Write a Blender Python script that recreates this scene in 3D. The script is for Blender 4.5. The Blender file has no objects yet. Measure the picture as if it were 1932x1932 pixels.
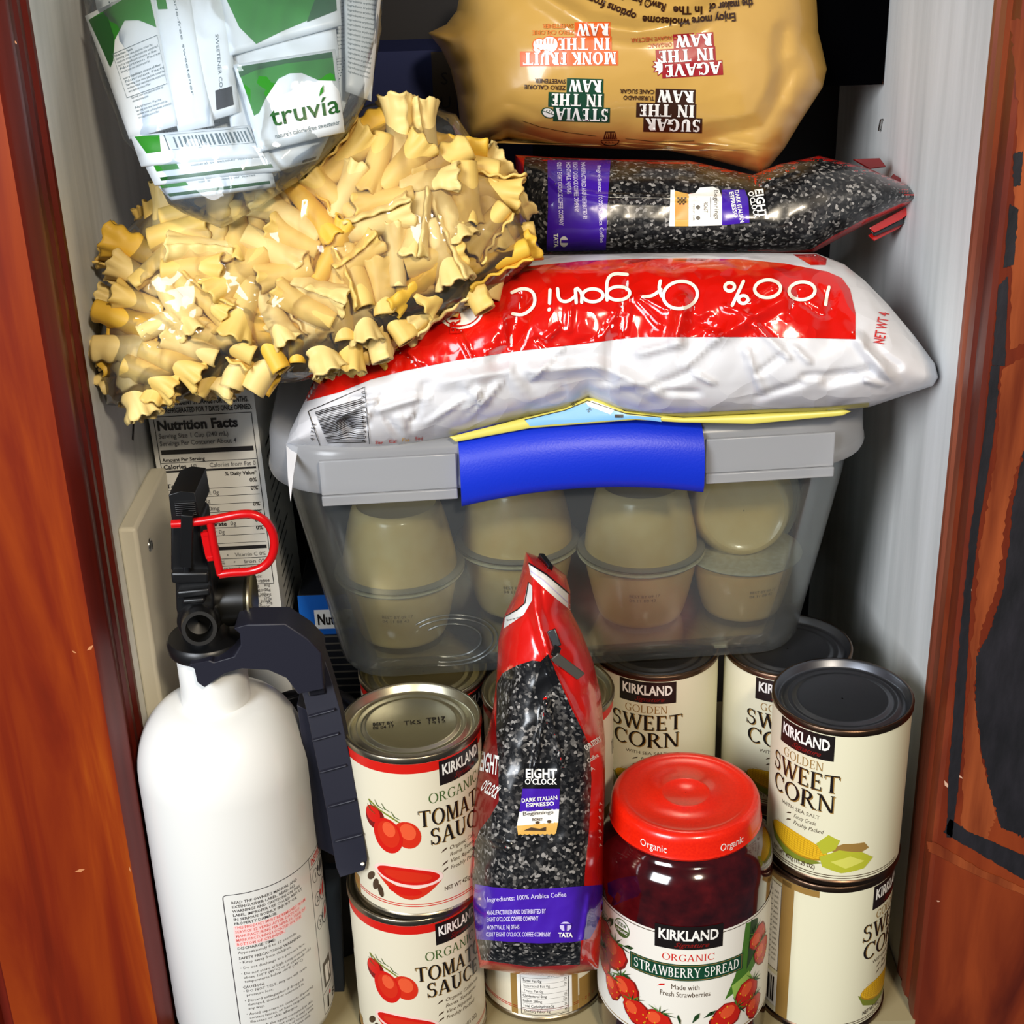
import bpy, bmesh, math, random
import numpy as np
from mathutils import Vector, Matrix
from mathutils.geometry import tessellate_polygon

random.seed(7)
rng = np.random.default_rng(7)
SC = bpy.context.scene
COL = SC.collection
PI = math.pi

# ------------------------------------------------------------------ camera
FPX = 2850.0                       # focal length in pixels of the 1932 frame
PITCH = math.radians(25.0)
ROLL = math.radians(1.9)
CAM = np.array([0.0, -0.69, 0.6225])
_F = np.array([0, math.cos(PITCH), -math.sin(PITCH)])
_r0 = np.array([1.0, 0, 0])
_d0 = np.array([0, -math.sin(PITCH), -math.cos(PITCH)])
RV = _r0 * math.cos(ROLL) + _d0 * math.sin(ROLL)
DV = _d0 * math.cos(ROLL) - _r0 * math.sin(ROLL)
cd = bpy.data.cameras.new('camera')
cd.sensor_width = 36.0
cd.lens = FPX / 1932.0 * 36.0
cd.clip_start = 0.01
cam = bpy.data.objects.new('camera', cd)
COL.objects.link(cam)
cam.matrix_world = Matrix(((RV[0], -DV[0], -_F[0], CAM[0]), (RV[1], -DV[1], -_F[1], CAM[1]),
                           (RV[2], -DV[2], -_F[2], CAM[2]), (0, 0, 0, 1)))
SC.camera = cam

# ------------------------------------------------------------------ world, lights, exposure
SC.view_settings.view_transform = 'Standard'
SC.view_settings.look = 'None'
SC.view_settings.gamma = 1.0
SC.view_settings.use_curve_mapping = False
SC.view_settings.exposure = 0.0
W = bpy.data.worlds.new('world')
SC.world = W
W.use_nodes = True
W.node_tree.nodes['Background'].inputs[0].default_value = (0.75, 0.85, 1.0, 1)
W.node_tree.nodes['Background'].inputs[1].default_value = 0.07


def area(name, loc, target, size, energy, color, sy=None):
    ld = bpy.data.lights.new(name, 'AREA')
    ld.energy = energy
    ld.color = color
    ld.size = size
    if sy:
        ld.shape = 'RECTANGLE'
        ld.size_y = sy
    o = bpy.data.objects.new(name, ld)
    COL.objects.link(o)
    o.location = loc
    o.rotation_euler = (Vector(target) - Vector(loc)).to_track_quat('-Z', 'Y').to_euler()
    return o


area('window_light', (-1.10, -1.52, 1.12), (0.05, 0.05, 0.26), 0.8, 50, (0.90, 0.945, 1.0), 0.9)
area('kitchen_lamp', (0.45, -1.50, 1.45), (0.0, 0.0, 0.20), 0.18, 25, (1.0, 0.86, 0.66))


# ------------------------------------------------------------------ pixel helpers (a pixel's ray met with a real plane)
def ray(px, py):
    return RV * (px - 966.0) + DV * (py - 966.0) + _F * FPX


def at(px, py, Y):
    r = ray(px, py)
    return CAM + r * ((Y - CAM[1]) / r[1])


def atx(px, py, X):
    r = ray(px, py)
    return CAM + r * ((X - CAM[0]) / r[0])


def deep(px, py, Z):
    return CAM + ray(px, py) * (Z / FPX)


# ------------------------------------------------------------------ materials
def lin(c):
    def f(v):
        v /= 255.0
        return v / 12.92 if v <= 0.04045 else ((v + 0.055) / 1.055) ** 2.4
    return (f(c[0]), f(c[1]), f(c[2]), 1.0)


_M = {}


def mat(name, c, rough=0.45, metal=0.0, coat=0.0, spec=0.5, bump=None, alpha=None):
    """plain principled material; bump = (scale, strength, kind)"""
    if name in _M:
        return _M[name]
    m = bpy.data.materials.new(name)
    m.use_nodes = True
    nt = m.node_tree
    p = nt.nodes['Principled BSDF']
    p.inputs['Base Color'].default_value = lin(c)
    p.inputs['Roughness'].default_value = rough
    p.inputs['Metallic'].default_value = metal
    p.inputs['Specular IOR Level'].default_value = spec
    p.inputs['Coat Weight'].default_value = coat
    p.inputs['Coat Roughness'].default_value = 0.08
    if bump:
        add_bump(nt, p, *bump)
    _M[name] = m
    return m


def add_bump(nt, p, scale, strength, kind='noise', dist=0.002, stretch=(1, 1, 1)):
    tc = nt.nodes.new('ShaderNodeTexCoord')
    mp = nt.nodes.new('ShaderNodeMapping')
    mp.inputs['Scale'].default_value = stretch
    nt.links.new(tc.outputs['Object'], mp.inputs[0])
    if kind == 'noise':
        t = nt.nodes.new('ShaderNodeTexNoise')
        t.inputs['Scale'].default_value = scale
        t.inputs['Detail'].default_value = 4
        out = t.outputs['Fac']
    else:
        n0 = nt.nodes.new('ShaderNodeTexNoise')
        n0.inputs['Scale'].default_value = scale * 0.6
        ad = nt.nodes.new('ShaderNodeMixRGB')
        ad.inputs[0].default_value = 0.06
        nt.links.new(mp.outputs[0], ad.inputs[1])
        nt.links.new(n0.outputs['Color'], ad.inputs[2])
        nt.links.new(mp.outputs[0], n0.inputs[0])
        t = nt.nodes.new('ShaderNodeTexVoronoi')
        t.inputs['Scale'].default_value = scale
        nt.links.new(ad.outputs[0], t.inputs[0])
        out = t.outputs['Distance']
    if kind == 'noise':
        nt.links.new(mp.outputs[0], t.inputs[0])
    b = nt.nodes.new('ShaderNodeBump')
    b.inputs['Strength'].default_value = strength
    b.inputs['Distance'].default_value = dist
    nt.links.new(out, b.inputs['Height'])
    nt.links.new(b.outputs[0], p.inputs['Normal'])


def ramp_mat(name, stops, scale, stretch=(1, 1, 1), detail=6, rough=0.4, bump=0.0, kind='noise', coat=0.0, distortion=0.0, spec=0.5, bdist=0.002, metal=0.0):
    """colour from a procedural noise / voronoi through a colour ramp"""
    if name in _M:
        return _M[name]
    m = bpy.data.materials.new(name)
    m.use_nodes = True
    nt = m.node_tree
    p = nt.nodes['Principled BSDF']
    p.inputs['Roughness'].default_value = rough
    p.inputs['Coat Weight'].default_value = coat
    p.inputs['Coat Roughness'].default_value = 0.08
    p.inputs['Specular IOR Level'].default_value = spec
    p.inputs['Metallic'].default_value = metal
    tc = nt.nodes.new('ShaderNodeTexCoord')
    mp = nt.nodes.new('ShaderNodeMapping')
    mp.inputs['Scale'].default_value = stretch
    nt.links.new(tc.outputs['Object'], mp.inputs[0])
    if kind == 'noise':
        t = nt.nodes.new('ShaderNodeTexNoise')
        t.inputs['Scale'].default_value = scale
        t.inputs['Detail'].default_value = detail
        t.inputs['Distortion'].default_value = distortion
        out = t.outputs['Fac']
    else:
        t = nt.nodes.new('ShaderNodeTexVoronoi')
        t.inputs['Scale'].default_value = scale
        sx = nt.nodes.new('ShaderNodeSeparateColor')
        nt.links.new(t.outputs['Color'], sx.inputs[0])
        out = sx.outputs[0]
    nt.links.new(mp.outputs[0], t.inputs[0])
    cr = nt.nodes.new('ShaderNodeValToRGB')
    e = cr.color_ramp.elements
    e[0].position, e[0].color = stops[0][0], lin(stops[0][1])
    e[1].position, e[1].color = stops[-1][0], lin(stops[-1][1])
    for s in stops[1:-1]:
        k = e.new(s[0])
        k.color = lin(s[1])
    nt.links.new(out, cr.inputs[0])
    nt.links.new(cr.outputs[0], p.inputs['Base Color'])
    if bump:
        b = nt.nodes.new('ShaderNodeBump')
        b.inputs['Strength'].default_value = bump
        b.inputs['Distance'].default_value = bdist
        nt.links.new(t.outputs['Distance'] if kind != 'noise' else out, b.inputs['Height'])
        nt.links.new(b.outputs[0], p.inputs['Normal'])
    _M[name] = m
    return m


def film_mat(name, tint, haze, hazecol, gloss, rough=0.06, bump=None):
    """thin clear plastic: mostly transparent, a little milky, with a fresnel gloss"""
    m = bpy.data.materials.new(name)
    m.use_nodes = True
    nt = m.node_tree
    for n in list(nt.nodes):
        nt.nodes.remove(n)
    N = nt.nodes.new
    out = N('ShaderNodeOutputMaterial')
    tr = N('ShaderNodeBsdfTransparent')
    tr.inputs[0].default_value = lin(tint)
    df = N('ShaderNodeBsdfDiffuse')
    df.inputs[0].default_value = lin(hazecol)
    tl = N('ShaderNodeBsdfTranslucent')
    tl.inputs[0].default_value = lin(hazecol)
    hz = N('ShaderNodeMixShader')
    hz.inputs[0].default_value = 0.35
    nt.links.new(df.outputs[0], hz.inputs[1])
    nt.links.new(tl.outputs[0], hz.inputs[2])
    gl = N('ShaderNodeBsdfGlossy')
    gl.inputs['Roughness'].default_value = rough
    m1 = N('ShaderNodeMixShader')
    m1.inputs[0].default_value = haze
    nt.links.new(tr.outputs[0], m1.inputs[1])
    nt.links.new(hz.outputs[0], m1.inputs[2])
    fr = N('ShaderNodeFresnel')
    fr.inputs[0].default_value = 1.45
    mu = N('ShaderNodeMath')
    mu.operation = 'MULTIPLY'
    mu.use_clamp = True
    mu.inputs[1].default_value = gloss
    nt.links.new(fr.outputs[0], mu.inputs[0])
    m2 = N('ShaderNodeMixShader')
    nt.links.new(mu.outputs[0], m2.inputs[0])
    nt.links.new(m1.outputs[0], m2.inputs[1])
    nt.links.new(gl.outputs[0], m2.inputs[2])
    nt.links.new(m2.outputs[0], out.inputs[0])
    if bump:
        tc = N('ShaderNodeTexCoord')
        t = N('ShaderNodeTexNoise')
        t.inputs['Scale'].default_value = bump[0]
        t.inputs['Detail'].default_value = 2
        t.inputs['Distortion'].default_value = 0.8
        nt.links.new(tc.outputs['Object'], t.inputs[0])
        b = N('ShaderNodeBump')
        b.inputs['Strength'].default_value = bump[1]
        b.inputs['Distance'].default_value = 0.004
        nt.links.new(t.outputs['Fac'], b.inputs['Height'])
        nt.links.new(b.outputs[0], gl.inputs['Normal'])
        nt.links.new(b.outputs[0], fr.inputs['Normal'])
    _M[name] = m
    return m


# ------------------------------------------------------------------ objects
def tag(o, label=None, cat=None, group=None, kind=None):
    if label:
        o['label'] = label
    if cat:
        o['category'] = cat
    if group:
        o['group'] = group
    if kind:
        o['kind'] = kind
    return o


def thing(name, label, cat, loc=(0, 0, 0), group=None, rotz=0.0):
    o = bpy.data.objects.new(name, None)
    o.empty_display_size = 0.02
    COL.objects.link(o)
    o.location = loc
    o.rotation_euler = (0, 0, rotz)
    return tag(o, label, cat, group)


class MB:
    """collects geometry, links it as one mesh object"""

    def __init__(self):
        self.v, self.f, self.mi, self.mats = [], [], [], []

    def m(self, material):
        if material not in self.mats:
            self.mats.append(material)
        return self.mats.index(material)

    def add(self, verts, faces, material):
        b = len(self.v)
        k = self.m(material)
        self.v.extend([tuple(map(float, p)) for p in verts])
        for f in faces:
            self.f.append(tuple(b + i for i in f))
            self.mi.append(k)

    def box(self, c, s, material, R=None):
        hx, hy, hz = s[0] / 2, s[1] / 2, s[2] / 2
        vs = [np.array((x, y, z)) for x in (-hx, hx) for y in (-hy, hy) for z in (-hz, hz)]
        if R is not None:
            vs = [np.array(R @ Vector(p)) for p in vs]
        vs = [p + np.array(c) for p in vs]
        self.add(vs, [(0, 1, 3, 2), (4, 6, 7, 5), (0, 4, 5, 1), (2, 3, 7, 6), (0, 2, 6, 4), (1, 5, 7, 3)], material)

    def bar(self, p0, p1, w, d, material, up=(0, -1, 0)):
        """box from p0 to p1, w across, d along 'up'"""
        p0, p1, up = np.array(p0, float), np.array(p1, float), np.array(up, float)
        ax = (p1 - p0) / np.linalg.norm(p1 - p0)
        up = up - ax * np.dot(ax, up)
        up /= np.linalg.norm(up)
        sd = np.cross(ax, up)
        vs = [p + sd * a * w / 2 + up * b * d / 2 for p in (p0, p1) for a, b in ((-1, -1), (1, -1), (1, 1), (-1, 1))]
        self.add(vs, [(3, 2, 1, 0), (4, 5, 6, 7), (0, 1, 5, 4), (1, 2, 6, 5), (2, 3, 7, 6), (3, 0, 4, 7)], material)

    def lathe(self, prof, material, seg=64, c=(0, 0, 0), axis=None, close=False):
        """prof: (r, z) from bottom to top"""
        R = Matrix.Identity(3)
        if axis is not None:
            R = Vector((0, 0, 1)).rotation_difference(Vector(axis)).to_matrix()
        vs, fs = [], []
        for r, z in prof:
            for i in range(seg):
                a = 2 * PI * i / seg
                p = R @ Vector((r * math.sin(a), -r * math.cos(a), z))
                vs.append((p.x + c[0], p.y + c[1], p.z + c[2]))
        n = len(prof)
        for k in range(n - 1):
            for i in range(seg):
                j = (i + 1) % seg
                fs.append((k * seg + i, k * seg + j, (k + 1) * seg + j, (k + 1) * seg + i))
        if close:
            fs.append(tuple(range(seg - 1, -1, -1)))
            fs.append(tuple((n - 1) * seg + i for i in range(seg)))
        self.add(vs, fs, material)

    def tube(self, pts, r, material, seg=12, closed=False):
        pts = [np.array(p, float) for p in pts]
        n = len(pts)
        rs = r if isinstance(r, (list, tuple)) else [r] * n
        vs, fs = [], []
        nrm = None
        for k in range(n):
            a = pts[k - 1] if (k > 0 or closed) else pts[k]
            b = pts[(k + 1) % n] if (k < n - 1 or closed) else pts[k]
            t = b - a
            t /= np.linalg.norm(t) + 1e-12
            if nrm is None:
                h = np.array((0, 0, 1.0)) if abs(t[2]) < 0.9 else np.array((1.0, 0, 0))
                nrm = np.cross(t, h)
            nrm = nrm - t * np.dot(t, nrm)
            nrm /= np.linalg.norm(nrm)
            bn = np.cross(t, nrm)
            for i in range(seg):
                a_ = 2 * PI * i / seg
                vs.append(pts[k] + (nrm * math.cos(a_) + bn * math.sin(a_)) * rs[k])
        for k in range(n if closed else n - 1):
            k2 = (k + 1) % n
            for i in range(seg):
                j = (i + 1) % seg
                fs.append((k * seg + i, k * seg + j, k2 * seg + j, k2 * seg + i))
        if not closed:
            fs.append(tuple(range(seg - 1, -1, -1)))
            fs.append(tuple((n - 1) * seg + i for i in range(seg)))
        self.add(vs, fs, material)

    def prism(self, pts, off, material):
        """closed 3-D polygon swept by the vector off"""
        n = len(pts)
        off = np.array(off, float)
        pts = [np.array(p, float) for p in pts]
        vs = pts + [p + off for p in pts]
        tri = tessellate_polygon([[Vector(p) for p in pts]])
        fs = [tuple(t) for t in tri] + [tuple(i + n for i in reversed(t)) for t in tri]
        fs += [(i, i + n, (i + 1) % n + n, (i + 1) % n) for i in range(n)]
        self.add(vs, fs, material)

    def build(self, name, parent=None, smooth=40, weld=0.0, bevel=0.0, loc=None, kind=None):
        base = np.zeros(3)
        if parent is not None and loc is None:
            q = parent
            while q is not None:
                base += np.array(q.location)
                q = q.parent
        elif loc is not None:
            base = np.array(loc, float)
        me = bpy.data.meshes.new(name)
        V = np.array(self.v) - base
        me.from_pydata(V.tolist(), [], self.f)
        for mt in self.mats:
            me.materials.append(mt)
        me.polygons.foreach_set('material_index', self.mi)
        me.update()
        bm = bmesh.new()
        bm.from_mesh(me)
        if weld:
            bmesh.ops.remove_doubles(bm, verts=bm.verts, dist=weld)
        bmesh.ops.recalc_face_normals(bm, faces=bm.faces)
        bm.to_mesh(me)
        bm.free()
        me.polygons.foreach_set('use_smooth', [True] * len(me.polygons))
        if smooth < 180:
            me.set_sharp_from_angle(angle=math.radians(smooth))
        o = bpy.data.objects.new(name, me)
        COL.objects.link(o)
        if parent is not None:
            o.parent = parent
        elif loc is not None:
            o.location = loc
        if bevel:
            b = o.modifiers.new('bevel', 'BEVEL')
            b.width = bevel
            b.segments = 3
            b.limit_method = 'ANGLE'
            b.angle_limit = math.radians(40)
        if kind:
            o['kind'] = kind
        return o


def kids(o):
    return [c for c in bpy.data.objects if c.parent == o]


def dup(root, loc, rotz=0.0, label=None, group=None, rot=None):
    r = root.copy()
    COL.objects.link(r)
    r.location = loc
    r.rotation_euler = rot if rot is not None else (0, 0, rotz)
    if label:
        r['label'] = label
    if group:
        r['group'] = group
    for ch in kids(root):
        c = ch.copy()
        COL.objects.link(c)
        c.parent = r
        for g in kids(ch):
            d = g.copy()
            COL.objects.link(d)
            d.parent = c
    return r


# ------------------------------------------------------------------ printing: flat shapes laid onto a surface
_TX = {}


def text_tris(s, bold=0.0, res=2):
    key = (s, bold, res)
    if key in _TX:
        return _TX[key]
    cu = bpy.data.curves.new('t', 'FONT')
    cu.body = s
    cu.resolution_u = res
    cu.offset = bold
    ob = bpy.data.objects.new('t', cu)
    me = bpy.data.meshes.new_from_object(ob)
    me.calc_loop_triangles()
    V = np.array([v.co[:2] for v in me.vertices]).reshape(-1, 2)
    T = [tuple(t.vertices) for t in me.loop_triangles]
    bpy.data.objects.remove(ob)
    bpy.data.curves.remove(cu)
    bpy.data.meshes.remove(me)
    _TX[key] = (V, T)
    return _TX[key]


CAPH = None


def caph():
    global CAPH
    if CAPH is None:
        V, _ = text_tris('H')
        CAPH = float(V[:, 1].max())
    return CAPH


# a small seriffed capital alphabet drawn from stems, hairlines and bowls
def serif_glyph(ch, T, t, sl):
    P = []

    def q(x0, y0, x1, y1):
        P.append([(x0, y0), (x1, y0), (x1, y1), (x0, y1)])

    def stem(x, y0=0, y1=1, w=T, s0=True, s1=True):
        q(x, y0, x + w, y1)
        if s0:
            q(x - sl, y0, x + w + sl, y0 + t * 0.8)
        if s1:
            q(x - sl, y1 - t * 0.8, x + w + sl, y1)

    def diag(x0, y0, x1, y1, w):
        P.append([(x0, y0), (x0 + w, y0), (x1 + w, y1), (x1, y1)])

    def arc(cx, cy, rx, ry, a0, a1, Tx=T, n=14):
        o, i = [], []
        for k in range(n + 1):
            a = math.radians(a0 + (a1 - a0) * k / n)
            o.append((cx + rx * math.cos(a), cy + ry * math.sin(a)))
            i.append((cx + (rx - Tx) * math.cos(a), cy + (ry - t) * math.sin(a)))
        for k in range(n):
            P.append([o[k], o[k + 1], i[k + 1], i[k]])
    w = 0.8
    if ch == 'A':
        diag(0.04, 0, 0.36, 1, t * 1.2); diag(0.62, 0, 0.34, 1, T); q(0.17, 0.3, 0.66, 0.3 + t)
        q(-0.04, 0, 0.2, t * .8); q(0.55, 0, 0.88, t * .8); w = .86
    elif ch == 'B':
        stem(0.08); arc(.3, .74, .3, .26, -90, 90); arc(.3, .26, .36, .26 + t / 2, -90, 90); q(.08, 1 - t, .3, 1); q(.08, 0, .3, t); q(.08, .49, .3, .49 + t); w = .72
    elif ch == 'C':
        arc(.46, .5, .44, .52, 42, 318); q(.74, .68, .79, 1); w = .84
    elif ch == 'D':
        stem(0.08); arc(.34, .5, .48, .5, -90, 90); q(.08, 1 - t, .34, 1); q(.08, 0, .34, t); w = .88
    elif ch == 'E':
        stem(0.08); q(.08, 1 - t, .6, 1); q(.08, 0, .62, t); q(.08, .49, .5, .49 + t); q(.55, .8, .6, 1); q(.57, 0, .62, .22); q(.46, .4, .5, .62); w = .68
    elif ch == 'F':
        stem(0.08); q(.08, 1 - t, .6, 1); q(.08, .47, .5, .47 + t); q(.55, .78, .6, 1); q(.46, .38, .5, .6); w = .64
    elif ch == 'G':
        arc(.46, .5, .44, .52, 45, 320); q(.66, .05, .66 + T, .45); q(.56, .45 - t, .66 + T + .06, .45); q(.74, .7, .79, 1); w = .9
    elif ch == 'H':
        stem(0.08); stem(.62); q(.08, .47, .7, .47 + t); w = .62 + T + .1
    elif ch == 'I':
        stem(0.1); w = T + .22
    elif ch == 'K':
        stem(0.08); diag(.2, .42, .62, 1, t * 1.2); diag(.62, 0, .3, .56, T); q(.56, 0, .9, t * .8); q(.52, 1 - t * .8, .8, 1); w = .86
    elif ch == 'L':
        stem(0.08); q(.08, 0, .6, t); q(.55, 0, .6, .25); w = .64
    elif ch == 'M':
        stem(0.1, w=t * 1.2); diag(.44, 0, .12, 1, T); diag(.44, 0, .78, 1, t * 1.2); stem(.78); w = .78 + T + .1
    elif ch == 'N':
        stem(0.1, w=t * 1.2, s1=False); diag(.62, 0, .06, 1, T); stem(.7, w=t * 1.2, s0=False); q(-.02, 1 - t * .8, .2, 1); w = .88
    elif ch == 'O':
        arc(.48, .5, .46, .52, 0, 360, n=28); w = .96
    elif ch == 'P':
        stem(0.08); arc(.3, .72, .34, .28, -90, 90); q(.08, 1 - t, .3, 1); q(.08, .44, .3, .44 + t); w = .68
    elif ch == 'R':
        stem(0.08); arc(.3, .74, .32, .26, -90, 90); q(.08, 1 - t, .3, 1); q(.08, .48, .3, .48 + t); diag(.62, 0, .3, .5, T); q(.6, 0, .86, t * .8); w = .82
    elif ch == 'S':
        arc(.34, .755, .28, .265, 30, 270, Tx=T * .8); arc(.34, .245 + t / 2, .3, .265 + t / 2, -150, 90, Tx=T * .8); q(.54, .72, .58, 1); q(.05, 0, .09, .3); w = .7
    elif ch == 'T':
        stem(.34, s1=False); q(.02, 1 - t, .34 * 2 + T - .02, 1); q(.02, .78, .06, 1); q(.34 * 2 + T - .06, .78, .34 * 2 + T - .02, 1); w = .68 + T
    elif ch == 'U':
        stem(0.08, .3, 1, s0=False); arc(.4, .32, .32, .34, 180, 360); stem(.72 - t, .3, 1, w=t * 1.2, s0=False); w = .86
    elif ch == 'V':
        diag(.34, 0, .02, 1, T); diag(.4, 0, .72, 1, t * 1.2); q(-.06, 1 - t * .8, .26, 1); q(.62, 1 - t * .8, .86, 1); w = .84
    elif ch == 'W':
        diag(.3, 0, .02, 1, T); diag(.34, 0, .56, 1, t * 1.2); diag(.78, 0, .5, 1, T); diag(.84, 0, 1.08, 1, t * 1.2)
        q(-.06, 1 - t * .8, .26, 1); q(.46, 1 - t * .8, .74, 1); q(.98, 1 - t * .8, 1.22, 1); w = 1.18
    elif ch == 'Y':
        stem(.36, 0, .48, s1=False); diag(.36, .44, .02, 1, T); diag(.42, .44, .68, 1, t * 1.2); q(-.06, 1 - t * .8, .26, 1); q(.58, 1 - t * .8, .84, 1); w = .82
    elif ch == ' ':
        w = .38
    else:
        w = .3
    return P, w + 0.06


class Print:
    """flat artwork in its own 2-D units, laid on a surface by fn(N x 2, offset N) -> N x 3"""

    def __init__(self, yflip=False):
        self.v, self.t, self.m, self.lay = [], [], [], []
        self.yflip = yflip
        self.ox = 0.0

    def _push(self, V, T, m, layer):
        b = len(self.v)
        self.v.extend([(float(a[0]) + self.ox, float(a[1])) for a in V])
        for t in T:
            self.t.append((b + t[0], b + t[1], b + t[2]))
            self.m.append(m)
            self.lay.append(layer)

    def poly(self, pts, m, layer=1):
        T = tessellate_polygon([[Vector((p[0], p[1], 0)) for p in pts]])
        self._push(pts, T, m, layer)

    def rect(self, x0, y0, x1, y1, m, layer=1):
        self._push([(x0, y0), (x1, y0), (x1, y1), (x0, y1)], [(0, 1, 2), (0, 2, 3)], m, layer)

    def ell(self, cx, cy, rx, ry, m, layer=1, rot=0, n=28, a0=0, a1=360):
        c, s = math.cos(math.radians(rot)), math.sin(math.radians(rot))
        pts = []
        full = abs(a1 - a0) >= 360
        for i in range(n if full else n + 1):
            a = math.radians(a0 + (a1 - a0) * i / n)
            x, y = rx * math.cos(a), ry * math.sin(a)
            pts.append((cx + c * x - s * y, cy + s * x + c * y))
        self.poly(pts, m, layer)

    def ring(self, cx, cy, rx, ry, wd, m, layer=1, n=36, a0=0, a1=360):
        pts = [(cx + rx * math.cos(math.radians(a0 + (a1 - a0) * i / n)), cy + ry * math.sin(math.radians(a0 + (a1 - a0) * i / n))) for i in range(n + 1)]
        self.line(pts, wd, m, layer)

    def line(self, pts, wd, m, layer=1, caps=False):
        ws = wd if isinstance(wd, (list, tuple)) else [wd] * len(pts)
        L = []
        n = len(pts)
        P = np.array(pts, float)
        for i in range(n):
            d = P[min(i + 1, n - 1)] - P[max(i - 1, 0)]
            d /= np.linalg.norm(d) + 1e-12
            nn = np.array((-d[1], d[0]))
            L.append((P[i] + nn * ws[i] / 2, P[i] - nn * ws[i] / 2))
        V = [p for ab in L for p in ab]
        T = []
        for i in range(n - 1):
            a = 2 * i
            T += [(a, a + 1, a + 3), (a, a + 3, a + 2)]
        self._push(V, T, m, layer)
        if caps:
            for k in (0, n - 1):
                self.ell(P[k][0], P[k][1], ws[k] / 2, ws[k] / 2, m, layer, n=10)

    def box(self, x0, y0, x1, y1, wd, m, layer=1):
        for a in ((x0, y0, x1, y0 + wd), (x0, y1 - wd, x1, y1), (x0, y0, x0 + wd, y1), (x1 - wd, y0, x1, y1)):
            self.rect(*a, m, layer)

    def _place(self, V, x, y, rot, m, layer, T, bend):
        V = np.array(V, float)
        if bend:
            V[:, 1] += bend * (V[:, 0] ** 2)
        c, s = math.cos(math.radians(rot)), math.sin(math.radians(rot))
        X = c * V[:, 0] - s * V[:, 1]
        Y = s * V[:, 0] + c * V[:, 1]
        if self.yflip:
            Y = -Y
        self._push(np.stack([x + X, y + Y], 1), T, m, layer)

    def text(self, s, x, y, h, m, w=None, rot=0, shear=0.0, bold=0.0, layer=3, align='l', res=2, bend=0.0):
        V, T = text_tris(s, bold, res)
        if len(V) == 0:
            return
        V = V * (h / caph())
        wd = V[:, 0].max()
        if w:
            V[:, 0] *= w / wd
            wd = w
        V = V.copy()
        V[:, 0] += shear * V[:, 1]
        V[:, 0] -= {'l': 0, 'c': wd / 2, 'r': wd}[align]
        self._place(V, x, y, rot, m, layer, T, bend)

    def serif(self, s, x, y, h, m, w=None, rot=0, T=.17, t=.06, sl=.06, shear=0.0, layer=3, align='l', grow=0.0, bend=0.0):
        polys, cx = [], 0.0
        for ch in s:
            g, adv = serif_glyph(ch, T, t, sl)
            for p in g:
                polys.append([(a + cx, b) for a, b in p])
            cx += adv
        k = h
        kx = (w / cx) if w else h
        off = {'l': 0, 'c': cx * kx / 2, 'r': cx * kx}[align]
        V, Tt = [], []
        for p in polys:
            pc = np.mean(np.array(p), axis=0)
            b = len(V)
            for a_, b_ in p:
                gx, gy = a_, b_
                if grow:
                    gx += math.copysign(grow, a_ - pc[0]); gy += math.copysign(grow, b_ - pc[1])
                V.append((gx * kx - off + shear * gy * k, gy * k))
            Tt += [(b, b + 1, b + 2), (b, b + 2, b + 3)]
        self._place(V, x, y, rot, m, layer, Tt, bend)

    def lay_on(self, mb, fn, step, gap=0.00012, cut=True):
        """cut the long triangles along a grid of the given step and press everything onto the surface"""
        if not self.t:
            return
        V = np.array(self.v)
        T = np.array(self.t)
        ext = (V[T].max(1) - V[T].min(1)).max(1)
        big = ext > step * 1.5 if cut else np.zeros(len(T), bool)
        mats = sorted(set(self.m), key=lambda a: a.name)
        mi = {m: i for i, m in enumerate(mats)}
        groups = {}
        for k in range(len(T)):
            groups.setdefault((mi[self.m[k]], self.lay[k], bool(big[k])), []).append(k)
        for (im, lay, isbig), ks in groups.items():
            tt = T[ks]
            if not isbig:
                used, inv = np.unique(tt.ravel(), return_inverse=True)
                pts = fn(V[used], np.full(len(used), lay * gap))
                mb.add(pts, inv.reshape(-1, 3).tolist(), mats[im])
            else:
                bm = bmesh.new()
                used, inv = np.unique(tt.ravel(), return_inverse=True)
                bv = [bm.verts.new((p[0], p[1], 0)) for p in V[used]]
                for a, b, c in inv.reshape(-1, 3):
                    try:
                        bm.faces.new((bv[a], bv[b], bv[c]))
                    except ValueError:
                        pass
                lo, hi = V[used].min(0), V[used].max(0)
                for ax in (0, 1):
                    g = math.floor(lo[ax] / step) * step + step
                    while g < hi[ax] - 1e-9:
                        co = (g, 0, 0) if ax == 0 else (0, g, 0)
                        no = (1, 0, 0) if ax == 0 else (0, 1, 0)
                        bmesh.ops.bisect_plane(bm, geom=bm.verts[:] + bm.edges[:] + bm.faces[:], plane_co=co, plane_no=no, dist=1e-7)
                        g += step
                bm.verts.index_update()
                P2 = np.array([v.co[:2] for v in bm.verts])
                pts = fn(P2, np.full(len(P2), lay * gap))
                mb.add(pts, [tuple(v.index for v in f.verts) for f in bm.faces], mats[im])
                bm.free()


# ------------------------------------------------------------------ pillows: filled bags with their own thickness
def seg_dist(P, poly):
    A = np.array(poly, float)
    B = np.roll(A, -1, axis=0)
    d = B - A
    L2 = (d ** 2).sum(1) + 1e-9
    out = np.empty((len(P), len(A)))
    for i in range(len(A)):
        w = P - A[i]
        t = np.clip((w @ d[i]) / L2[i], 0, 1)
        out[:, i] = np.linalg.norm(w - t[:, None] * d[i], axis=1)
    return out


def soft_dist(P, poly, p=5):
    D = seg_dist(P, poly) + 1e-3
    return (D ** -p).sum(1) ** (-1.0 / p)


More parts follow.
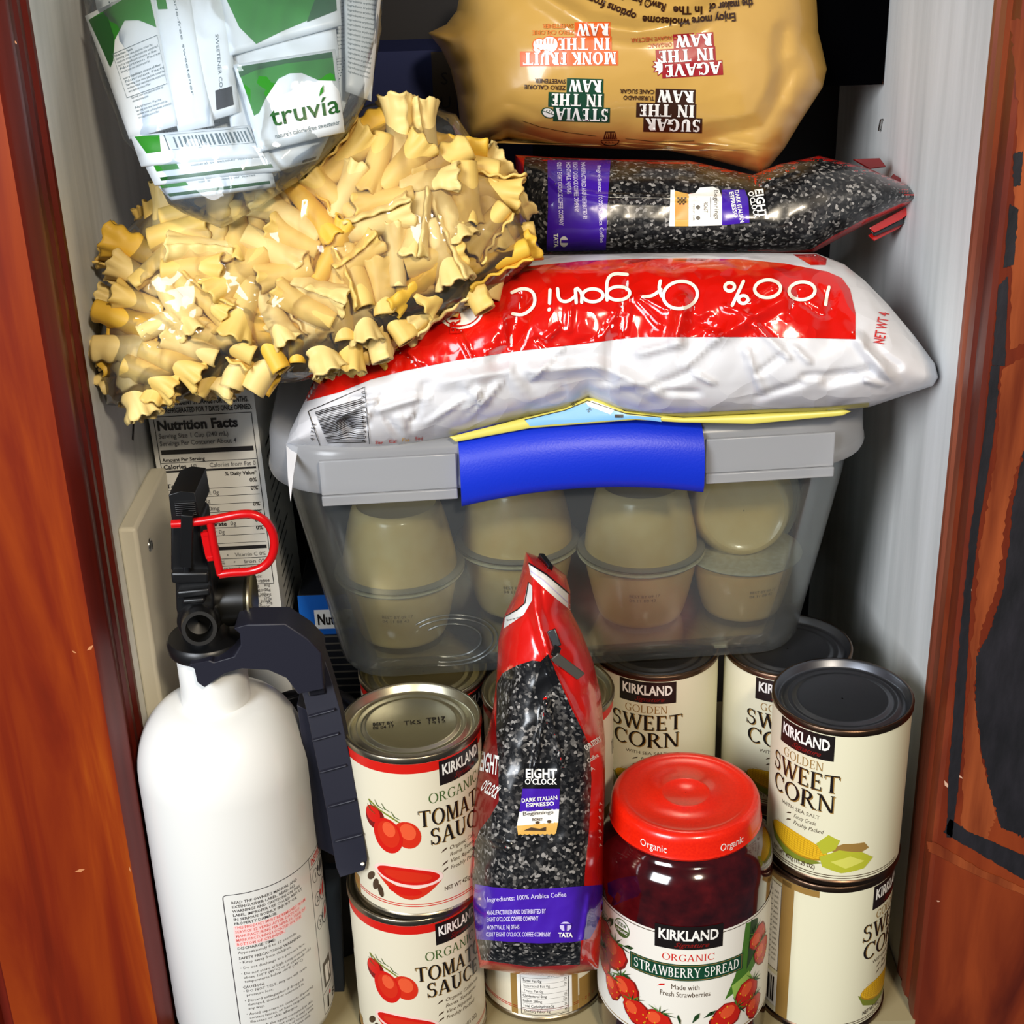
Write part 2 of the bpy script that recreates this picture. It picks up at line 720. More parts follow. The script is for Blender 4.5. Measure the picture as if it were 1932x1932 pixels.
def waves(P, k, seed, n=6, ridge=True):
    r = np.random.default_rng(seed)
    x = P / k
    out = np.zeros(len(P))
    w1 = np.sin(x[:, 0] * 1.3 + x[:, 1] * 0.7 + r.uniform(0, 6)) * 0.8
    for i in range(n):
        a = r.uniform(0, 2 * PI)
        f = r.uniform(0.7, 1.9)
        s = np.sin((x[:, 0] * math.cos(a) + x[:, 1] * math.sin(a)) * f + w1 * r.uniform(.3, 1.2) + r.uniform(0, 6))
        out += (1 - 2 * np.abs(s)) / f if ridge else s / f
    return out / n


class Pillow:
    def __init__(self, poly, Z0, T, R, back=None, e=0.5, gx=0.0, gy=0.0, noise=(), ridges=(), p=5, axis='y'):
        self.poly, self.Z0, self.T, self.R, self.e = np.array(poly, float), Z0, T, R, e
        self.back = back if back is not None else T
        self.gx, self.gy, self.noise, self.ridges, self.p, self.axis = gx, gy, noise, ridges, p, axis
        self.c = self.poly.mean(0)

    def prof(self, P):
        d = np.clip(soft_dist(P, self.poly, self.p) / self.R, 0, 1)
        return (1 - (1 - d) ** 2) ** self.e, d

    def h(self, P):
        q, d = self.prof(P)
        H = self.T * q
        fade = np.clip(d * 2.5, 0, 1)
        for amp, k, seed, ridge in self.noise:
            H = H + amp * waves(P, k, seed, ridge=ridge) * fade
        for line, wd, amp in self.ridges:
            ds = np.full(len(P), 1e9)
            for a, b in zip(line[:-1], line[1:]):
                a, b = np.array(a, float), np.array(b, float)
                t = np.clip(((P - a) @ (b - a)) / ((b - a) @ (b - a)), 0, 1)
                ds = np.minimum(ds, np.linalg.norm(P - (a + t[:, None] * (b - a)), axis=1))
            H = H + amp * np.maximum(0, 1 - ds / wd) * fade
        return H

    def put(self, P, h):
        P = np.asarray(P, float)
        Z = self.Z0 + self.gx * (P[:, 0] - self.c[0]) + self.gy * (P[:, 1] - self.c[1]) - h
        R = RV[None] * (P[:, :1] - 966) + DV[None] * (P[:, 1:] - 966) + _F[None] * FPX
        return CAM[None] + R * (Z / FPX)[:, None]

    def on(self, P, off):
        P = np.asarray(P, float)
        return self.put(P, self.h(P) + off)

    def depth_at(self, px, py):
        return float(self.h(np.array([[px, py]], float))[0])

    def inside(self, P):
        P = np.asarray(P, float)
        x, y = P[:, 0], P[:, 1]
        A = self.poly
        B = np.roll(A, -1, axis=0)
        c = np.zeros(len(P), bool)
        for (x0, y0), (x1, y1) in zip(A, B):
            cond = (y0 > y) != (y1 > y)
            xi = (x1 - x0) * (y - y0) / ((y1 - y0) if y1 != y0 else 1e-9) + x0
            c ^= cond & (x < xi)
        return c

    def mesh(self, mb, material, nr=60, nc=60, sag=None):
        A = self.poly if self.axis == 'y' else self.poly[:, ::-1]
        lo, hi = A[:, 1].min(), A[:, 1].max()
        rows = np.unique(np.concatenate([lo + (hi - lo) * (1 - np.cos(np.linspace(0, PI, nr))) / 2, A[:, 1]]))
        B = np.roll(A, -1, axis=0)
        grid = []
        for s in rows:
            xs = []
            for a, b in zip(A, B):
                y0, y1 = a[1], b[1]
                if abs(y0 - y1) < 1e-9:
                    if abs(s - y0) < 1e-6:
                        xs += [a[0], b[0]]
                elif min(y0, y1) - 1e-6 <= s <= max(y0, y1) + 1e-6:
                    xs.append(a[0] + (b[0] - a[0]) * (s - y0) / (y1 - y0))
            c = (1 - np.cos(np.linspace(0, PI, nc))) / 2
            grid.append(np.stack([min(xs) + (max(xs) - min(xs)) * c, np.full(nc, s)], 1))
        G = np.array(grid)
        if self.axis == 'x':
            G = G[:, :, ::-1]
        P = G.reshape(-1, 2)
        q, d = self.prof(P)
        edge = np.zeros((len(rows), nc), bool)
        edge[:, 0] = edge[:, -1] = True
        edge[0, :] = edge[-1, :] = True
        hf = self.h(P)
        hf[edge.ravel()] = 0
        hb = -self.back * q
        hb[edge.ravel()] = 0
        Vf, Vb = self.put(P, hf), self.put(P, hb)
        fs = []
        for i in range(len(rows) - 1):
            for j in range(nc - 1):
                fs.append((i * nc + j, i * nc + j + 1, (i + 1) * nc + j + 1, (i + 1) * nc + j))
        mb.add(Vf, fs, material)
        mb.add(Vb, [tuple(reversed(f)) for f in fs], material)
# ================================================================== the cupboard itself
XL, XR, YB, ZT = -0.203, 0.219, 0.30, 0.78
paint = ramp_mat('white_brushed_paint', [(0.30, (206, 208, 206)), (0.55, (226, 227, 225)), (0.8, (236, 237, 236))], 9, (6, 6, 0.5), rough=0.5, bump=0.28, bdist=0.002)
innershade = mat('inner_shade', (30, 28, 30), rough=0.8)  # near-black colour stands in for the shade deep inside the cupboard
shelf_mat = mat('shelf_paint', (150, 138, 104), rough=0.6)
ZC, HZ = ZT / 2 - 0.03, ZT + 0.06


def struct(name, mb, **k):
    o = mb.build(name, **k)
    o['kind'] = 'structure'
    return o


m = MB(); m.box((XL - 0.009, YB / 2, ZC), (0.018, YB, HZ), paint); struct('wall_left', m)
m = MB(); m.box((XR + 0.009, YB / 2, ZC), (0.018, YB, HZ), paint)
# two bent staples left in the paint and a grease mark
steel = mat('steel', (170, 168, 165), rough=0.3, metal=1.0)
ink = mat('black_ink', (18, 17, 18), rough=0.5)
struct('wall_right', m)
m = MB(); m.box(((XL + XR) / 2, YB + 0.009, ZC), (XR - XL + 0.036, 0.018, HZ), innershade); struct('wall_back', m)
m = MB(); m.box(((XL + XR) / 2, YB / 2 - 0.020, -0.016), (XR - XL - 0.001, YB + 0.040, 0.02), shelf_mat); struct('floor', m)
m = MB(); m.box(((XL + XR) / 2, YB / 2 + 0.01, ZT + 0.01), (XR - XL, YB - 0.02, 0.02), innershade); struct('ceiling', m)

# ---- face frame, left: warm orange stain, dark red moulded inner edge
wood_l = ramp_mat('stained_wood', [(0.32, (88, 20, 6)), (0.45, (118, 34, 8)), (0.55, (140, 52, 10)), (0.68, (172, 84, 16))], 11, (2.6, 2.6, 0.28), detail=8, rough=0.34, bump=0.12, distortion=0.6)
wood_d = ramp_mat('dark_moulding', [(0.3, (74, 14, 6)), (0.7, (112, 28, 10))], 20, (3, 3, 0.3), rough=0.4, bump=0.1)
scuff = mat('bare_scuff', (196, 130, 84), rough=0.6)
YF = -0.041


def profile_strip(m, prof, material, z0=-0.12, z1=0.85):
    vs = [(x, y, z) for z in (z0, z1) for x, y in prof]
    n = len(prof)
    m.add(vs, [(i, i + 1, n + i + 1, n + i) for i in range(n - 1)], material)


def scuffs(fn, spots, mb, material):
    for px, py, ln, wd, ang in spots:
        c, s = math.cos(math.radians(ang)), math.sin(math.radians(ang))
        P = Print()
        P.poly([(px - c * ln, py - s * ln), (px - s * wd, py + c * wd), (px + c * ln, py + s * ln), (px + s * wd * .6, py - c * wd * .6)], material, 1)
        P.lay_on(mb, fn, 30, gap=0.0001)


def face_fn(V, off):
    return np.array([at(p[0], p[1], YF - o) for p, o in zip(V, off)])


m = MB()
profile_strip(m, [(XL + .001, 0.0), (XL + .001, -.004), (XL - .001, -.006), (XL - .0005, -.009), (XL + .0005, -.012), (XL + .0005, -.016), (XL - .001, -.018),
                  (XL - .001, -.025), (XL + .0005, -.027), (XL + .0012, -.030), (XL + .0005, -.033), (XL - .0015, -.035), (XL - .003, YF + .002), (XL - .005, YF)], wood_d)
profile_strip(m, [(XL - .005, YF), (XL - .085, YF)], wood_l)
profile_strip(m, [(XL - .085, YF), (XL - .0875, YF + .004), (XL - .092, YF + .004), (XL - .095, YF - .003), (XL - .10, YF - .004), (XL - .105, YF), (XL - .112, YF + .003), (XL - .20, YF + .003)], wood_d)
scuffs(face_fn, [(170, 1222, 8, 4, -40), (151, 1642, 10, 4, -15), (30, 80, 4, 2, 60), (140, 1230, 5, 2, 30), (245, 1640, 6, 1.5, 75)], m, scuff)
struct('trim_1', m, smooth=35)

# ---- face frame, right: the same red brown, rubbed through to black
wood_r = ramp_mat('worn_red_wood', [(0.28, (74, 20, 8)), (0.5, (108, 38, 14)), (0.72, (142, 60, 24))], 16, (2.2, 2.2, 0.4), detail=8, rough=0.42, bump=0.2, distortion=0.8)
wood_e = ramp_mat('edge_red_wood', [(0.3, (104, 44, 26)), (0.7, (152, 82, 56))], 22, (3, 3, 0.3), rough=0.4, bump=0.1)
wood_o = ramp_mat('rubbed_orange_wood', [(0.3, (98, 36, 14)), (0.7, (152, 74, 36))], 40, (2.5, 2.5, 0.25), rough=0.42, bump=0.2)
burn = ramp_mat('worn_black_patch', [(0.3, (16, 16, 20)), (0.7, (34, 32, 38))], 60, (2, 2, .6), rough=0.55, bump=0.3)
m = MB()
profile_strip(m, [(XR - .001, 0.0), (XR - .001, -.004), (XR + .001, -.006), (XR, -.010), (XR - .0015, -.012), (XR - .0015, -.020), (XR + .0005, -.023),
                  (XR - .001, -.026), (XR - .002, -.034), (XR - .0015, YF + .002), (XR + .0005, YF)][:6], wood_e)
profile_strip(m, [(XR - .0015, -.020), (XR + .0005, -.023), (XR - .001, -.026), (XR - .002, -.034), (XR - .0015, YF + .002), (XR + .0005, YF)], wood_r)
profile_strip(m, [(XR + .0005, YF), (XR + .30, YF)], wood_r)
P = Print()


def wob(pts, amp, n=6, seed=1):
    n, amp = n * 3, amp * .4
    r = np.random.default_rng(seed)
    out = []
    pts = [np.array(p, float) for p in pts]
    for a, b in zip(pts, pts[1:] + pts[:1]):
        d = b - a
        nn = np.array((-d[1], d[0])) / (np.linalg.norm(d) + 1e-9)
        out.append(a)
        for k in range(1, n):
            out.append(a + d * k / n + nn * r.normal() * amp)
    return out


P.poly(wob([(1870, 690), (1886, 690), (1878, 800), (1846, 1000), (1832, 1120), (1822, 1300), (1812, 1450), (1796, 1580), (1786, 1580), (1790, 1460), (1800, 1330), (1812, 1190), (1830, 1010), (1858, 810)], 1.6), burn, 2)
P.poly(wob([(1912, 290), (1930, 285), (1926, 350), (1912, 352)], 2, 4, 3), burn, 2)
P.poly(wob([(1905, 385), (1922, 395), (1912, 500), (1893, 505)], 2, 4, 4), burn, 2)
P.poly(wob([(1884, 540), (1902, 520), (1896, 690), (1872, 690)], 2, 5, 5), burn, 2)
P.poly(wob([(1932, 850), (1912, 950), (1894, 1110), (1868, 1190), (1842, 1240), (1840, 1320), (1852, 1420), (1870, 1500), (1888, 1560), (1932, 1580), (1990, 1580), (1990, 850)], 3, 6, 6), burn, 2)
P.poly(wob([(1780, 1570), (1808, 1588), (1880, 1630), (1932, 1660), (1990, 1670), (1990, 1640), (1900, 1600), (1830, 1570), (1792, 1545)], 2, 5, 7), burn, 2)
# bare orange wood round the rubbed patches
P.poly(wob([(1890, 700), (1990, 640), (1990, 860), (1926, 860), (1900, 960), (1884, 1100), (1850, 1190), (1838, 1300), (1850, 1420), (1880, 1540), (1860, 1590), (1812, 1560), (1820, 1400), (1836, 1200), (1850, 1020), (1880, 860)], 4, 6, 8), wood_o, 1)
P.poly(wob([(1905, 40), (1990, 20), (1990, 620), (1905, 660), (1912, 420), (1920, 200)], 4, 6, 9), wood_o, 1)
P.poly(wob([(1748, 1588), (1764, 1590), (1850, 1640), (1990, 1700), (1990, 1712), (1850, 1655), (1752, 1606)], 1.5, 5, 10), wood_o, 3)
P.lay_on(m, face_fn, 40, gap=0.00015)
scuffs(face_fn, [(1900, 1300, 10, 5, -10), (1888, 1285, 6, 3, 20), (1808, 1400, 9, 3, 70), (1806, 1430, 7, 4, -50), (1786, 1480, 9, 4, 60), (1812, 1465, 8, 2, 40), (1830, 1105, 12, 2.5, 70), (1770, 1700, 4, 2, 10),
                 (1908, 1185, 16, 4, 5), (1925, 1195, 8, 4, 60)], m, mat('pale_scrape', (205, 165, 140), rough=0.6))
struct('trim_2', m, smooth=35)

# ---- the painted board screwed to the left wall
t = thing('mounting_board', 'cream painted wooden board screwed to the left wall behind the fire extinguisher', 'board', (XL + .005, .05, -.006))
m = MB(); m.box((XL + .0049, .052, .1435), (.0098, .080, .299), mat('cream_paint', (214, 208, 188), rough=.5, bump=(40, .1))); m.build('panel', t, bevel=.002)
m = MB(); c = atx(283, 1028, XL + .0098); m.lathe([(.0001, .0012), (.002, .0012), (.0036, .0004), (.0038, -.0002)], steel, 20, c, (1, 0, 0)); m.box(c + np.array((.0012, 0, 0)), (.0004, .0008, .005), ink); m.build('screw_head', t)

# ---- short pencil stroke on the left wall, wire staple on the right wall: small things of the wall
m = MB(); a, b = atx(253, 790, XL + .0004), atx(251, 830, XL + .0004); m.bar(a, b, .0018, .0003, ink, (1, 0, 0))
tag(m.build('ink_mark', loc=a), 'short black ink stroke on the white left wall beside the carton', 'mark')
m = MB()
a = atx(1662, 226, XR - .0015); b = atx(1658, 246, XR - .0015)
m.tube([a + np.array((.0012, 0, 0)), a, b, b + np.array((.0012, 0, 0))], .0006, steel, 8)
tag(m.build('staple', loc=a), 'bent wire staple in the white right wall below the black box', 'staple')
# ================================================================== tins
cream = mat('label_cream', (222, 214, 190), rough=.38)
corncol = mat('label_pale_yellow', (222, 218, 190), rough=.38)
k_black = mat('print_black', (22, 16, 15), rough=.4)
k_brown = mat('print_brown', (70, 50, 32), rough=.4)
k_grey = mat('print_grey', (96, 92, 84), rough=.4)
k_white = mat('print_white', (240, 238, 232), rough=.35)
k_red = mat('print_red', (204, 26, 14), rough=.35)
k_dred = mat('print_dark_red', (120, 16, 12), rough=.4)
k_green = mat('print_green', (62, 92, 40), rough=.4)
k_dgreen = mat('print_dark_green', (16, 66, 44), rough=.4)
k_tom = mat('print_tomato', (206, 44, 20), rough=.35)
k_tom2 = mat('print_tomato_light', (226, 88, 50), rough=.35)
k_tan = mat('print_tan', (150, 116, 58), rough=.4)
k_corn = mat('print_corn', (224, 176, 30), rough=.4)
k_corn2 = mat('print_corn_dark', (172, 128, 22), rough=.4)
k_husk = mat('print_husk', (176, 178, 48), rough=.4)
k_husk2 = mat('print_husk_dark', (120, 130, 40), rough=.4)
k_pink = mat('print_pale_pink', (238, 206, 196), rough=.4)
tin_silver = mat('tinplate', (196, 190, 164), rough=.34, metal=1.0)
tin_side = mat('tinplate_side', (150, 140, 120), rough=.3, metal=1.0)
tin_dark = mat('dark_reflecting_tin', (96, 98, 104), rough=.36, metal=.9)  # dark reflections on the corn lids put into the metal colour
tin_bronze = mat('bronze_tin', (104, 82, 66), rough=.32, metal=1.0)

CR, CH = .03675, .098         # radius at the rims, height


def cyl_fn(r, z0=0.0):
    """label units: mm round the side (0 faces -Y), mm up"""
    def fn(V, off):
        a = V[:, 0] / (r * 1000.0)
        rr = r + off
        return np.stack([np.sin(a) * rr, -np.cos(a) * rr, z0 + V[:, 1] / 1000.0], 1)
    return fn


def brand_box(P, x0, y1, w, h, lay=2):
    """black box with the white name and the red script under it"""
    P.rect(x0, y1 - h, x0 + w, y1, k_black, lay)
    P.text('KIRKLAND', x0 + w * .05, y1 - h * .60, h * .42, k_white, w=w * .88, bold=.03, layer=lay + 1)
    P.text('Signature', x0 + w * .28, y1 - h * .90, h * .2, k_dred, w=w * .5, shear=.5, bold=.01, layer=lay + 1)


def facts_small(P, x0, y1, w, h, c=None, lay=2):
    c = c or k_black
    rows = [('Calories 20', 'Calories from Fat 0'), ('', '% Daily Value*'), ('Total Fat 0g', '0%'), (' Saturated Fat 0g', '0%'), (' Trans Fat 0g', ''), ('Cholesterol 0mg', '0%'),
            ('Sodium 280mg', '12%'), ('Total Carbohydrate 5g', '2%'), (' Dietary Fiber 1g', '4%')]
    P.box(x0, y1 - h, x0 + w, y1, .4, c, lay)
    dy = (h - 2) / len(rows)
    for i, (a, b) in enumerate(rows):
        y = y1 - 1 - dy * (i + 1)
        if a:
            P.text(a, x0 + 1.2, y + dy * .25, dy * .5, c, w=min(len(a) * .92, 18), bold=.012 if a[0] != ' ' else 0, layer=lay)
        if b:
            P.text(b, x0 + w - 1.2, y + dy * .25, dy * .48, c, w=len(b) * .8, layer=lay, align='r')
        P.rect(x0 + .8, y, x0 + w - .8, y + .18, c, lay)


def label_base(P, material, band=None, y0=4.0, y1=94.0):
    C = 2 * PI * 36.0
    P.rect(-C / 2, y0, C / 2, y1, material, 0)
    if band:
        P.rect(-C / 2, y1 - 5.5, C / 2, y1, band, 1)


def tomato_art():
    P = Print()
    label_base(P, cream, k_red)
    # front panel centred on 0
    brand_box(P, 4, 93, 30, 14)
    P.serif('ORGANIC', 14, 70, 5.8, k_green, w=33, align='c', T=.13, bend=0)
    for dx, dy, mm_, ly in ((.5, -.5, k_tan, 2), (0, 0, k_black, 3)):
        P.serif('TOMATO', 14 + dx, 57 + dy, 9.5, mm_, w=45, align='c', layer=ly)
        P.serif('SAUCE', 15 + dx, 45.5 + dy, 9.5, mm_, w=36, align='c', layer=ly)
    for i, s in enumerate(('Organic California', 'Roma Tomatoes', 'Vine Ripened', 'Freshly Packed')):
        y = 39.5 - i * 4
        P.text(s, 7, y, 2.3, k_brown, shear=.25, layer=2)
        if i != 1:
            P.poly([(2.4, y - .4), (5.6, y + 1.1), (5.9, y + 2.2), (3.6, y + 1.2)], k_brown, 2)
    P.text('NET WT 425g (15 OZ)', 3, 15.5, 2.6, k_brown, w=26, bold=.01, layer=2)
    # tomatoes on the vine and the bowl
    P.ox = -5.0
    P.ell(-27, 60, 6, 7, k_dred, 2, n=30); P.ell(-28, 62, 4.5, 5, k_red, 3)
    P.ell(-9.5, 52.5, 7, 8.2, k_tom, 3, rot=20, n=32); P.ell(-9, 54.5, 4, 5, k_tom2, 4, rot=20)
    P.ell(-20, 51, 8, 10.5, k_red, 4, rot=10, n=32); P.ell(-19.5, 52, 6, 8, k_tom, 5, rot=10); P.ell(-19, 55, 3.5, 4.5, k_tom2, 6, rot=10)
    P.line([(-30, 70), (-24, 66), (-18, 63), (-13, 60)], [.9, .7, .9, .6], k_husk2, 6)
    for x, y in ((-30, 70), (-26, 71), (-22, 70), (-31, 67), (-17, 66)):
        P.line([(x, y), (x + 1.5, y - 3), (x + 4.5, y - 4.5)], [.2, .6, .2], k_green, 6)
    P.ell(-11, 27, 19, 6.5, k_pink, 2, rot=-6, n=40); P.ell(-11, 27.2, 17, 5, k_red, 3, rot=-6, n=40)
    P.poly([(-29 + i * 2.0, 26.6 - i * .2 - 12 * math.sin(PI * i / 18)) for i in range(19)] + [(7 - i * 2.0, 23 + i * .2 - 5.2 * math.sin(PI * i / 18)) for i in range(19)], k_tom, 2)
    P.ell(-13, 18, 9, 2.6, k_red, 4, rot=-6)
    P.ell(-11, 27.2, 13, 3.2, k_tom, 4, rot=-6)
    for x, y, a in ((-30, 18, 70), (-27, 15, 100), (-33, 22, 50)):
        P.ell(x, y, 4, 1.8, k_brown, 4, rot=a)
    P.ox = 0.0
    for y in (9.5, 8.2):
        P.rect(-113, y, 113, y + .5, k_red, 2)
    # story panel and nutrition panel round the side
    P.rect(50, 4, 54, 88.5, k_tan, 2)
    P.rect(54, 8, 86, 86, k_white, 2)
    facts_small(P, 56, 41, 28, 36, k_black, 3)
    P.rect(86, 4, 90, 88.5, k_tan, 2)
    P.rect(-136, 4, -50, 14, k_tan, 2)
    sx = 91
    P.poly([(sx + 6, 77), (sx + 12, 80), (sx + 19, 78), (sx + 12, 75.5)], k_dgreen, 3); P.poly([(sx + 8, 75), (sx + 11, 71.5), (sx + 13, 74)], k_green, 3); P.ell(sx + 17, 81, 3.8, 2.2, k_tom, 3, rot=50)
    for i, s in enumerate(('Savored from premium', 'Roma tomatoes, our Organic', 'Tomato Sauce has a smooth', 'texture and rich flavor', 'perfect in soups, stews', 'and sauces.')):
        P.text(s, sx, 62 - i * 3.6, 1.9, k_grey, layer=2)
    P.rect(-113, 4, -92, 26, k_tan, 2)
    P.rect(91, 4, 113, 26, k_tan, 2)
    # the repeated face on the far side
    P.serif('TOMATO', -72, 57, 9.5, k_brown, w=34, align='c', layer=3)
    P.ell(-70, 36, 7, 8, k_tom, 3)
    return P


def corn_art():
    P = Print()
    label_base(P, corncol)
    brand_box(P, -19, 93.5, 33, 15)
    P.serif('GOLDEN', -3, 71.5, 5.2, k_tan, w=25, align='c', T=.13, layer=2)
    for dx, dy, mm_, ly in ((.6, -.6, k_tan, 2), (0, 0, k_black, 3)):
        P.serif('SWEET', -3 + dx, 59.5 + dy, 10.5, mm_, w=43, align='c', layer=ly, T=.15)
        P.serif('CORN', -3 + dx, 47 + dy, 10.5, mm_, w=40, align='c', layer=ly, T=.15)
    P.text('WITH SEA SALT', -3, 41.5, 2.2, k_brown, w=24, align='c', layer=2)
    for i, s in enumerate(('Fancy Grade', 'Freshly Packed')):
        y = 37 - i * 4.2
        P.text(s, -6, y, 2.5, k_brown, shear=.25, w=(13, 17)[i], layer=2)
        P.poly([(-11, y - .2), (-8, y + 1.2), (-7.6, y + 2.2), (-10, y + 1.2)], k_brown, 2)
    # cob, husk and kernels
    P.poly([(-24, 24), (-20, 16), (-10, 11), (4, 11), (12, 14), (-6, 17), (-18, 21)], k_husk2, 2)
    P.ell(-4, 21.5, 18.5, 6.8, k_corn2, 3, rot=-8, n=40)
    P.ell(-4, 22, 18, 6.2, k_corn, 4, rot=-8, n=40)
    for i in range(-4, 5):
        P.line([(-21 + abs(i) * .8, 24.2 + i * 1.25), (-4, 22 + i * 1.45), (13 - abs(i) * .8, 19.6 + i * 1.2)], .16, k_corn2, 5)
    for i in range(-9, 10):
        P.line([(-4 + i * 1.8, 27.4 - i * .25 - abs(i) * .22), (-4 + i * 1.8 - .3, 16.8 - i * .25 + abs(i) * .22)], .16, k_corn2, 5)
    P.poly([(8, 26), (14, 33), (20, 30), (18, 24), (12, 20)], k_husk, 6)
    P.poly([(14, 24), (22, 28), (33, 28), (36, 24), (30, 21), (20, 21)], k_tan, 5)
    P.poly([(10, 18), (20, 24), (32, 22), (39, 17), (34, 11), (22, 9), (12, 12)], k_husk, 6)
    P.poly([(16, 16), (26, 20), (34, 16), (24, 12)], mat('print_husk_light', (206, 204, 92), rough=.4), 7)
    P.text('NET WT 432g (15.25 OZ)', -20, 9.4, 2.6, k_brown, w=28, bold=.01, layer=8)
    for y in (6.6, 5.2):
        P.rect(-45, y, 60, y + .5, k_brown, 2)
    # side: bronze seam, ingredient panel, bar code
    P.rect(-72, 4, -64, 94, k_tan, 2); P.rect(70, 90, 113, 94, k_tan, 2); P.rect(-113, 90, -50, 94, k_tan, 2)
    P.rect(-107, 32, -72, 88, k_white, 2); P.box(-107, 32, -72, 88, .4, k_brown, 3)
    for i in range(14):
        P.text('Ingredients corn water salt', -104, 82 - i * 3.4, 1.6, k_grey, w=30, layer=3)
    P.rect(-102, 8, -72, 29, k_white, 3)
    x = -100.0
    r = np.random.default_rng(3)
    while x < -74:
        w = r.choice([.4, .8, 1.2]); P.rect(x, 10, x + w, 27, k_black, 4); x += w + r.choice([.4, .7])
    return P


def make_tin(name, label, art, lid_m, rim_m, body_m):
    t = thing(name, label, 'can', (0, 0, 0))
    m = MB()
    prof = [(.001, .0035), (.029, .003), (.0335, .0005), (.0355, .0), (CR, .0008), (CR, .003), (.0360, .0036), (.0357, .0042)]
    z = .0042
    prof += [(.0357, .0938), (.0360, .0944), (CR, .0948), (CR, CH - .0006), (CR - .0006, CH), (CR - .0014, CH)]
    m.lathe(prof, rim_m, 72)
    m.build('can_body', t, smooth=50)
    m = MB()
    m.lathe([(CR - .0012, CH), (CR - .0026, CH - .0006), (CR - .0032, CH - .0040), (CR - .0042, CH - .0046), (CR - .0062, CH - .0042), (CR - .0078, CH - .0030), (CR - .0086, CH - .0029),
             (CR - .0098, CH - .0036), (CR - .0112, CH - .0036), (CR - .0124, CH - .0027), (CR - .0136, CH - .0027), (CR - .0150, CH - .0034), (.0005, CH - .0034)][::-1], lid_m, 72)
    m.build('lid', t, smooth=60)
    m = MB()
    art.lay_on(m, cyl_fn(.0360), 3.0, gap=.00005)
    m.build('paper_label', t, smooth=180, weld=1e-6)
    return t


tomato = make_tin('tomato_sauce_can', 'tomato sauce can with silver lid on top of the front stack beside the fire extinguisher bracket', tomato_art(), tin_silver, tin_side, tin_side)
corn = make_tin('sweet_corn_can', 'sweet corn can with charcoal lid on top of the stack nearest the right wall', corn_art(), tin_dark, tin_bronze, tin_bronze)
TC, CC = 'cans of tomato sauce', 'cans of sweet corn'


def put(proto, first, x, y, z, turn_mm, label, group, sz=1.0, tilt=0.0):
    th = math.atan2(x - CAM[0], y - CAM[1])      # direction from camera
    rz = -th + turn_mm / 36.0
    o = proto if first else dup(proto, (x, y, z))
    o.location = (x, y, z)
    o.rotation_euler = (0, tilt, rz)
    o.scale = (1, 1, sz)
    o['label'] = label
    o['group'] = group
    return o


FZ = -.006
tf = put(tomato, True, -.0560, -.024, .094, 8.5, 'upper tomato sauce can with stamped date on its silver lid, beside the black strap', TC, 1.04)
put(tomato, False, -.0605, -.024, FZ, 5.5, 'lower tomato sauce can directly under the silver lidded tomato can', TC, 1.02)
put(tomato, False, -.0535, .0510, .091, 14, 'tomato sauce can behind the front one, its silver lid half under the plastic bin', TC, .929)
put(tomato, False, -.0535, .0510, FZ, 17, 'bottom tomato sauce can at the back, under the one touching the plastic bin', TC, .99)
put(tomato, False, .0165, .024, .091, -92, 'tomato sauce can behind the upright coffee bag showing its story panel', TC, .929)
put(tomato, False, .0090, .004, FZ, -69, 'tomato sauce can below the upright coffee bag showing its nutrition panel', TC, .985)
put(corn, True, .1705, -.0135, CH, -16, 'sweet corn can with charcoal lid, upper one of the stack nearest the right wall', CC)
put(corn, False, .1690, -.0135, FZ, 47, 'lower sweet corn can at bottom right, turned to show its plain side', CC, 1.06)
put(corn, False, .0805, .068, .091, -2, 'sweet corn can under the middle of the plastic bin, behind the red jar lid', CC, .929)
put(corn, False, .0805, .068, FZ, 8, 'bottom sweet corn can behind the strawberry jar', CC, .99)
put(corn, False, .1560, .063, .091, 2, 'sweet corn can at the back right, half hidden by the front charcoal lidded can', CC, .929)
put(corn, False, .1560, .063, FZ, 2, 'bottom sweet corn can at the back right corner', CC, .99)

# stamped date on the silver lid: this lid alone
lid = [c for c in kids(tf) if c.name.startswith('lid')][0]
lid.data = lid.data.copy()
P = Print()
P.text('BEST BY', -20, 1.2, 2.6, k_black, bold=.02, layer=1, w=11); P.text('06 04 17', -20, -2.2, 2.6, k_black, layer=1, w=11, bold=.01)
P.text('TKS', -4.0, -.6, 3.6, k_black, w=9, layer=1); P.text('TP17', 8, .8, 3.2, k_black, w=10, layer=1, bold=.02); P.text('1412', 8, -1.6, 2.0, k_black, w=10, layer=1)
mm_ = MB()
ang = -tf.rotation_euler.z + .10


def lidfn(V, off):
    c, s = math.cos(ang), math.sin(ang)
    x, y = V[:, 0] / 1000, V[:, 1] / 1000
    return np.stack([c * x - s * y, s * x + c * y, np.full(len(x), CH - .0034) + off + .0001], 1)


P.lay_on(mm_, lidfn, 50, cut=False)
bm = bmesh.new(); bm.from_mesh(lid.data)
k0 = len(lid.data.materials); lid.data.materials.append(k_black)
vs = [bm.verts.new(p) for p in mm_.v]
for f in mm_.f:
    bm.faces.new([vs[i] for i in f]).material_index = k0
bm.to_mesh(lid.data); bm.free()
lid['label'] = 'silver lid with stamped date'

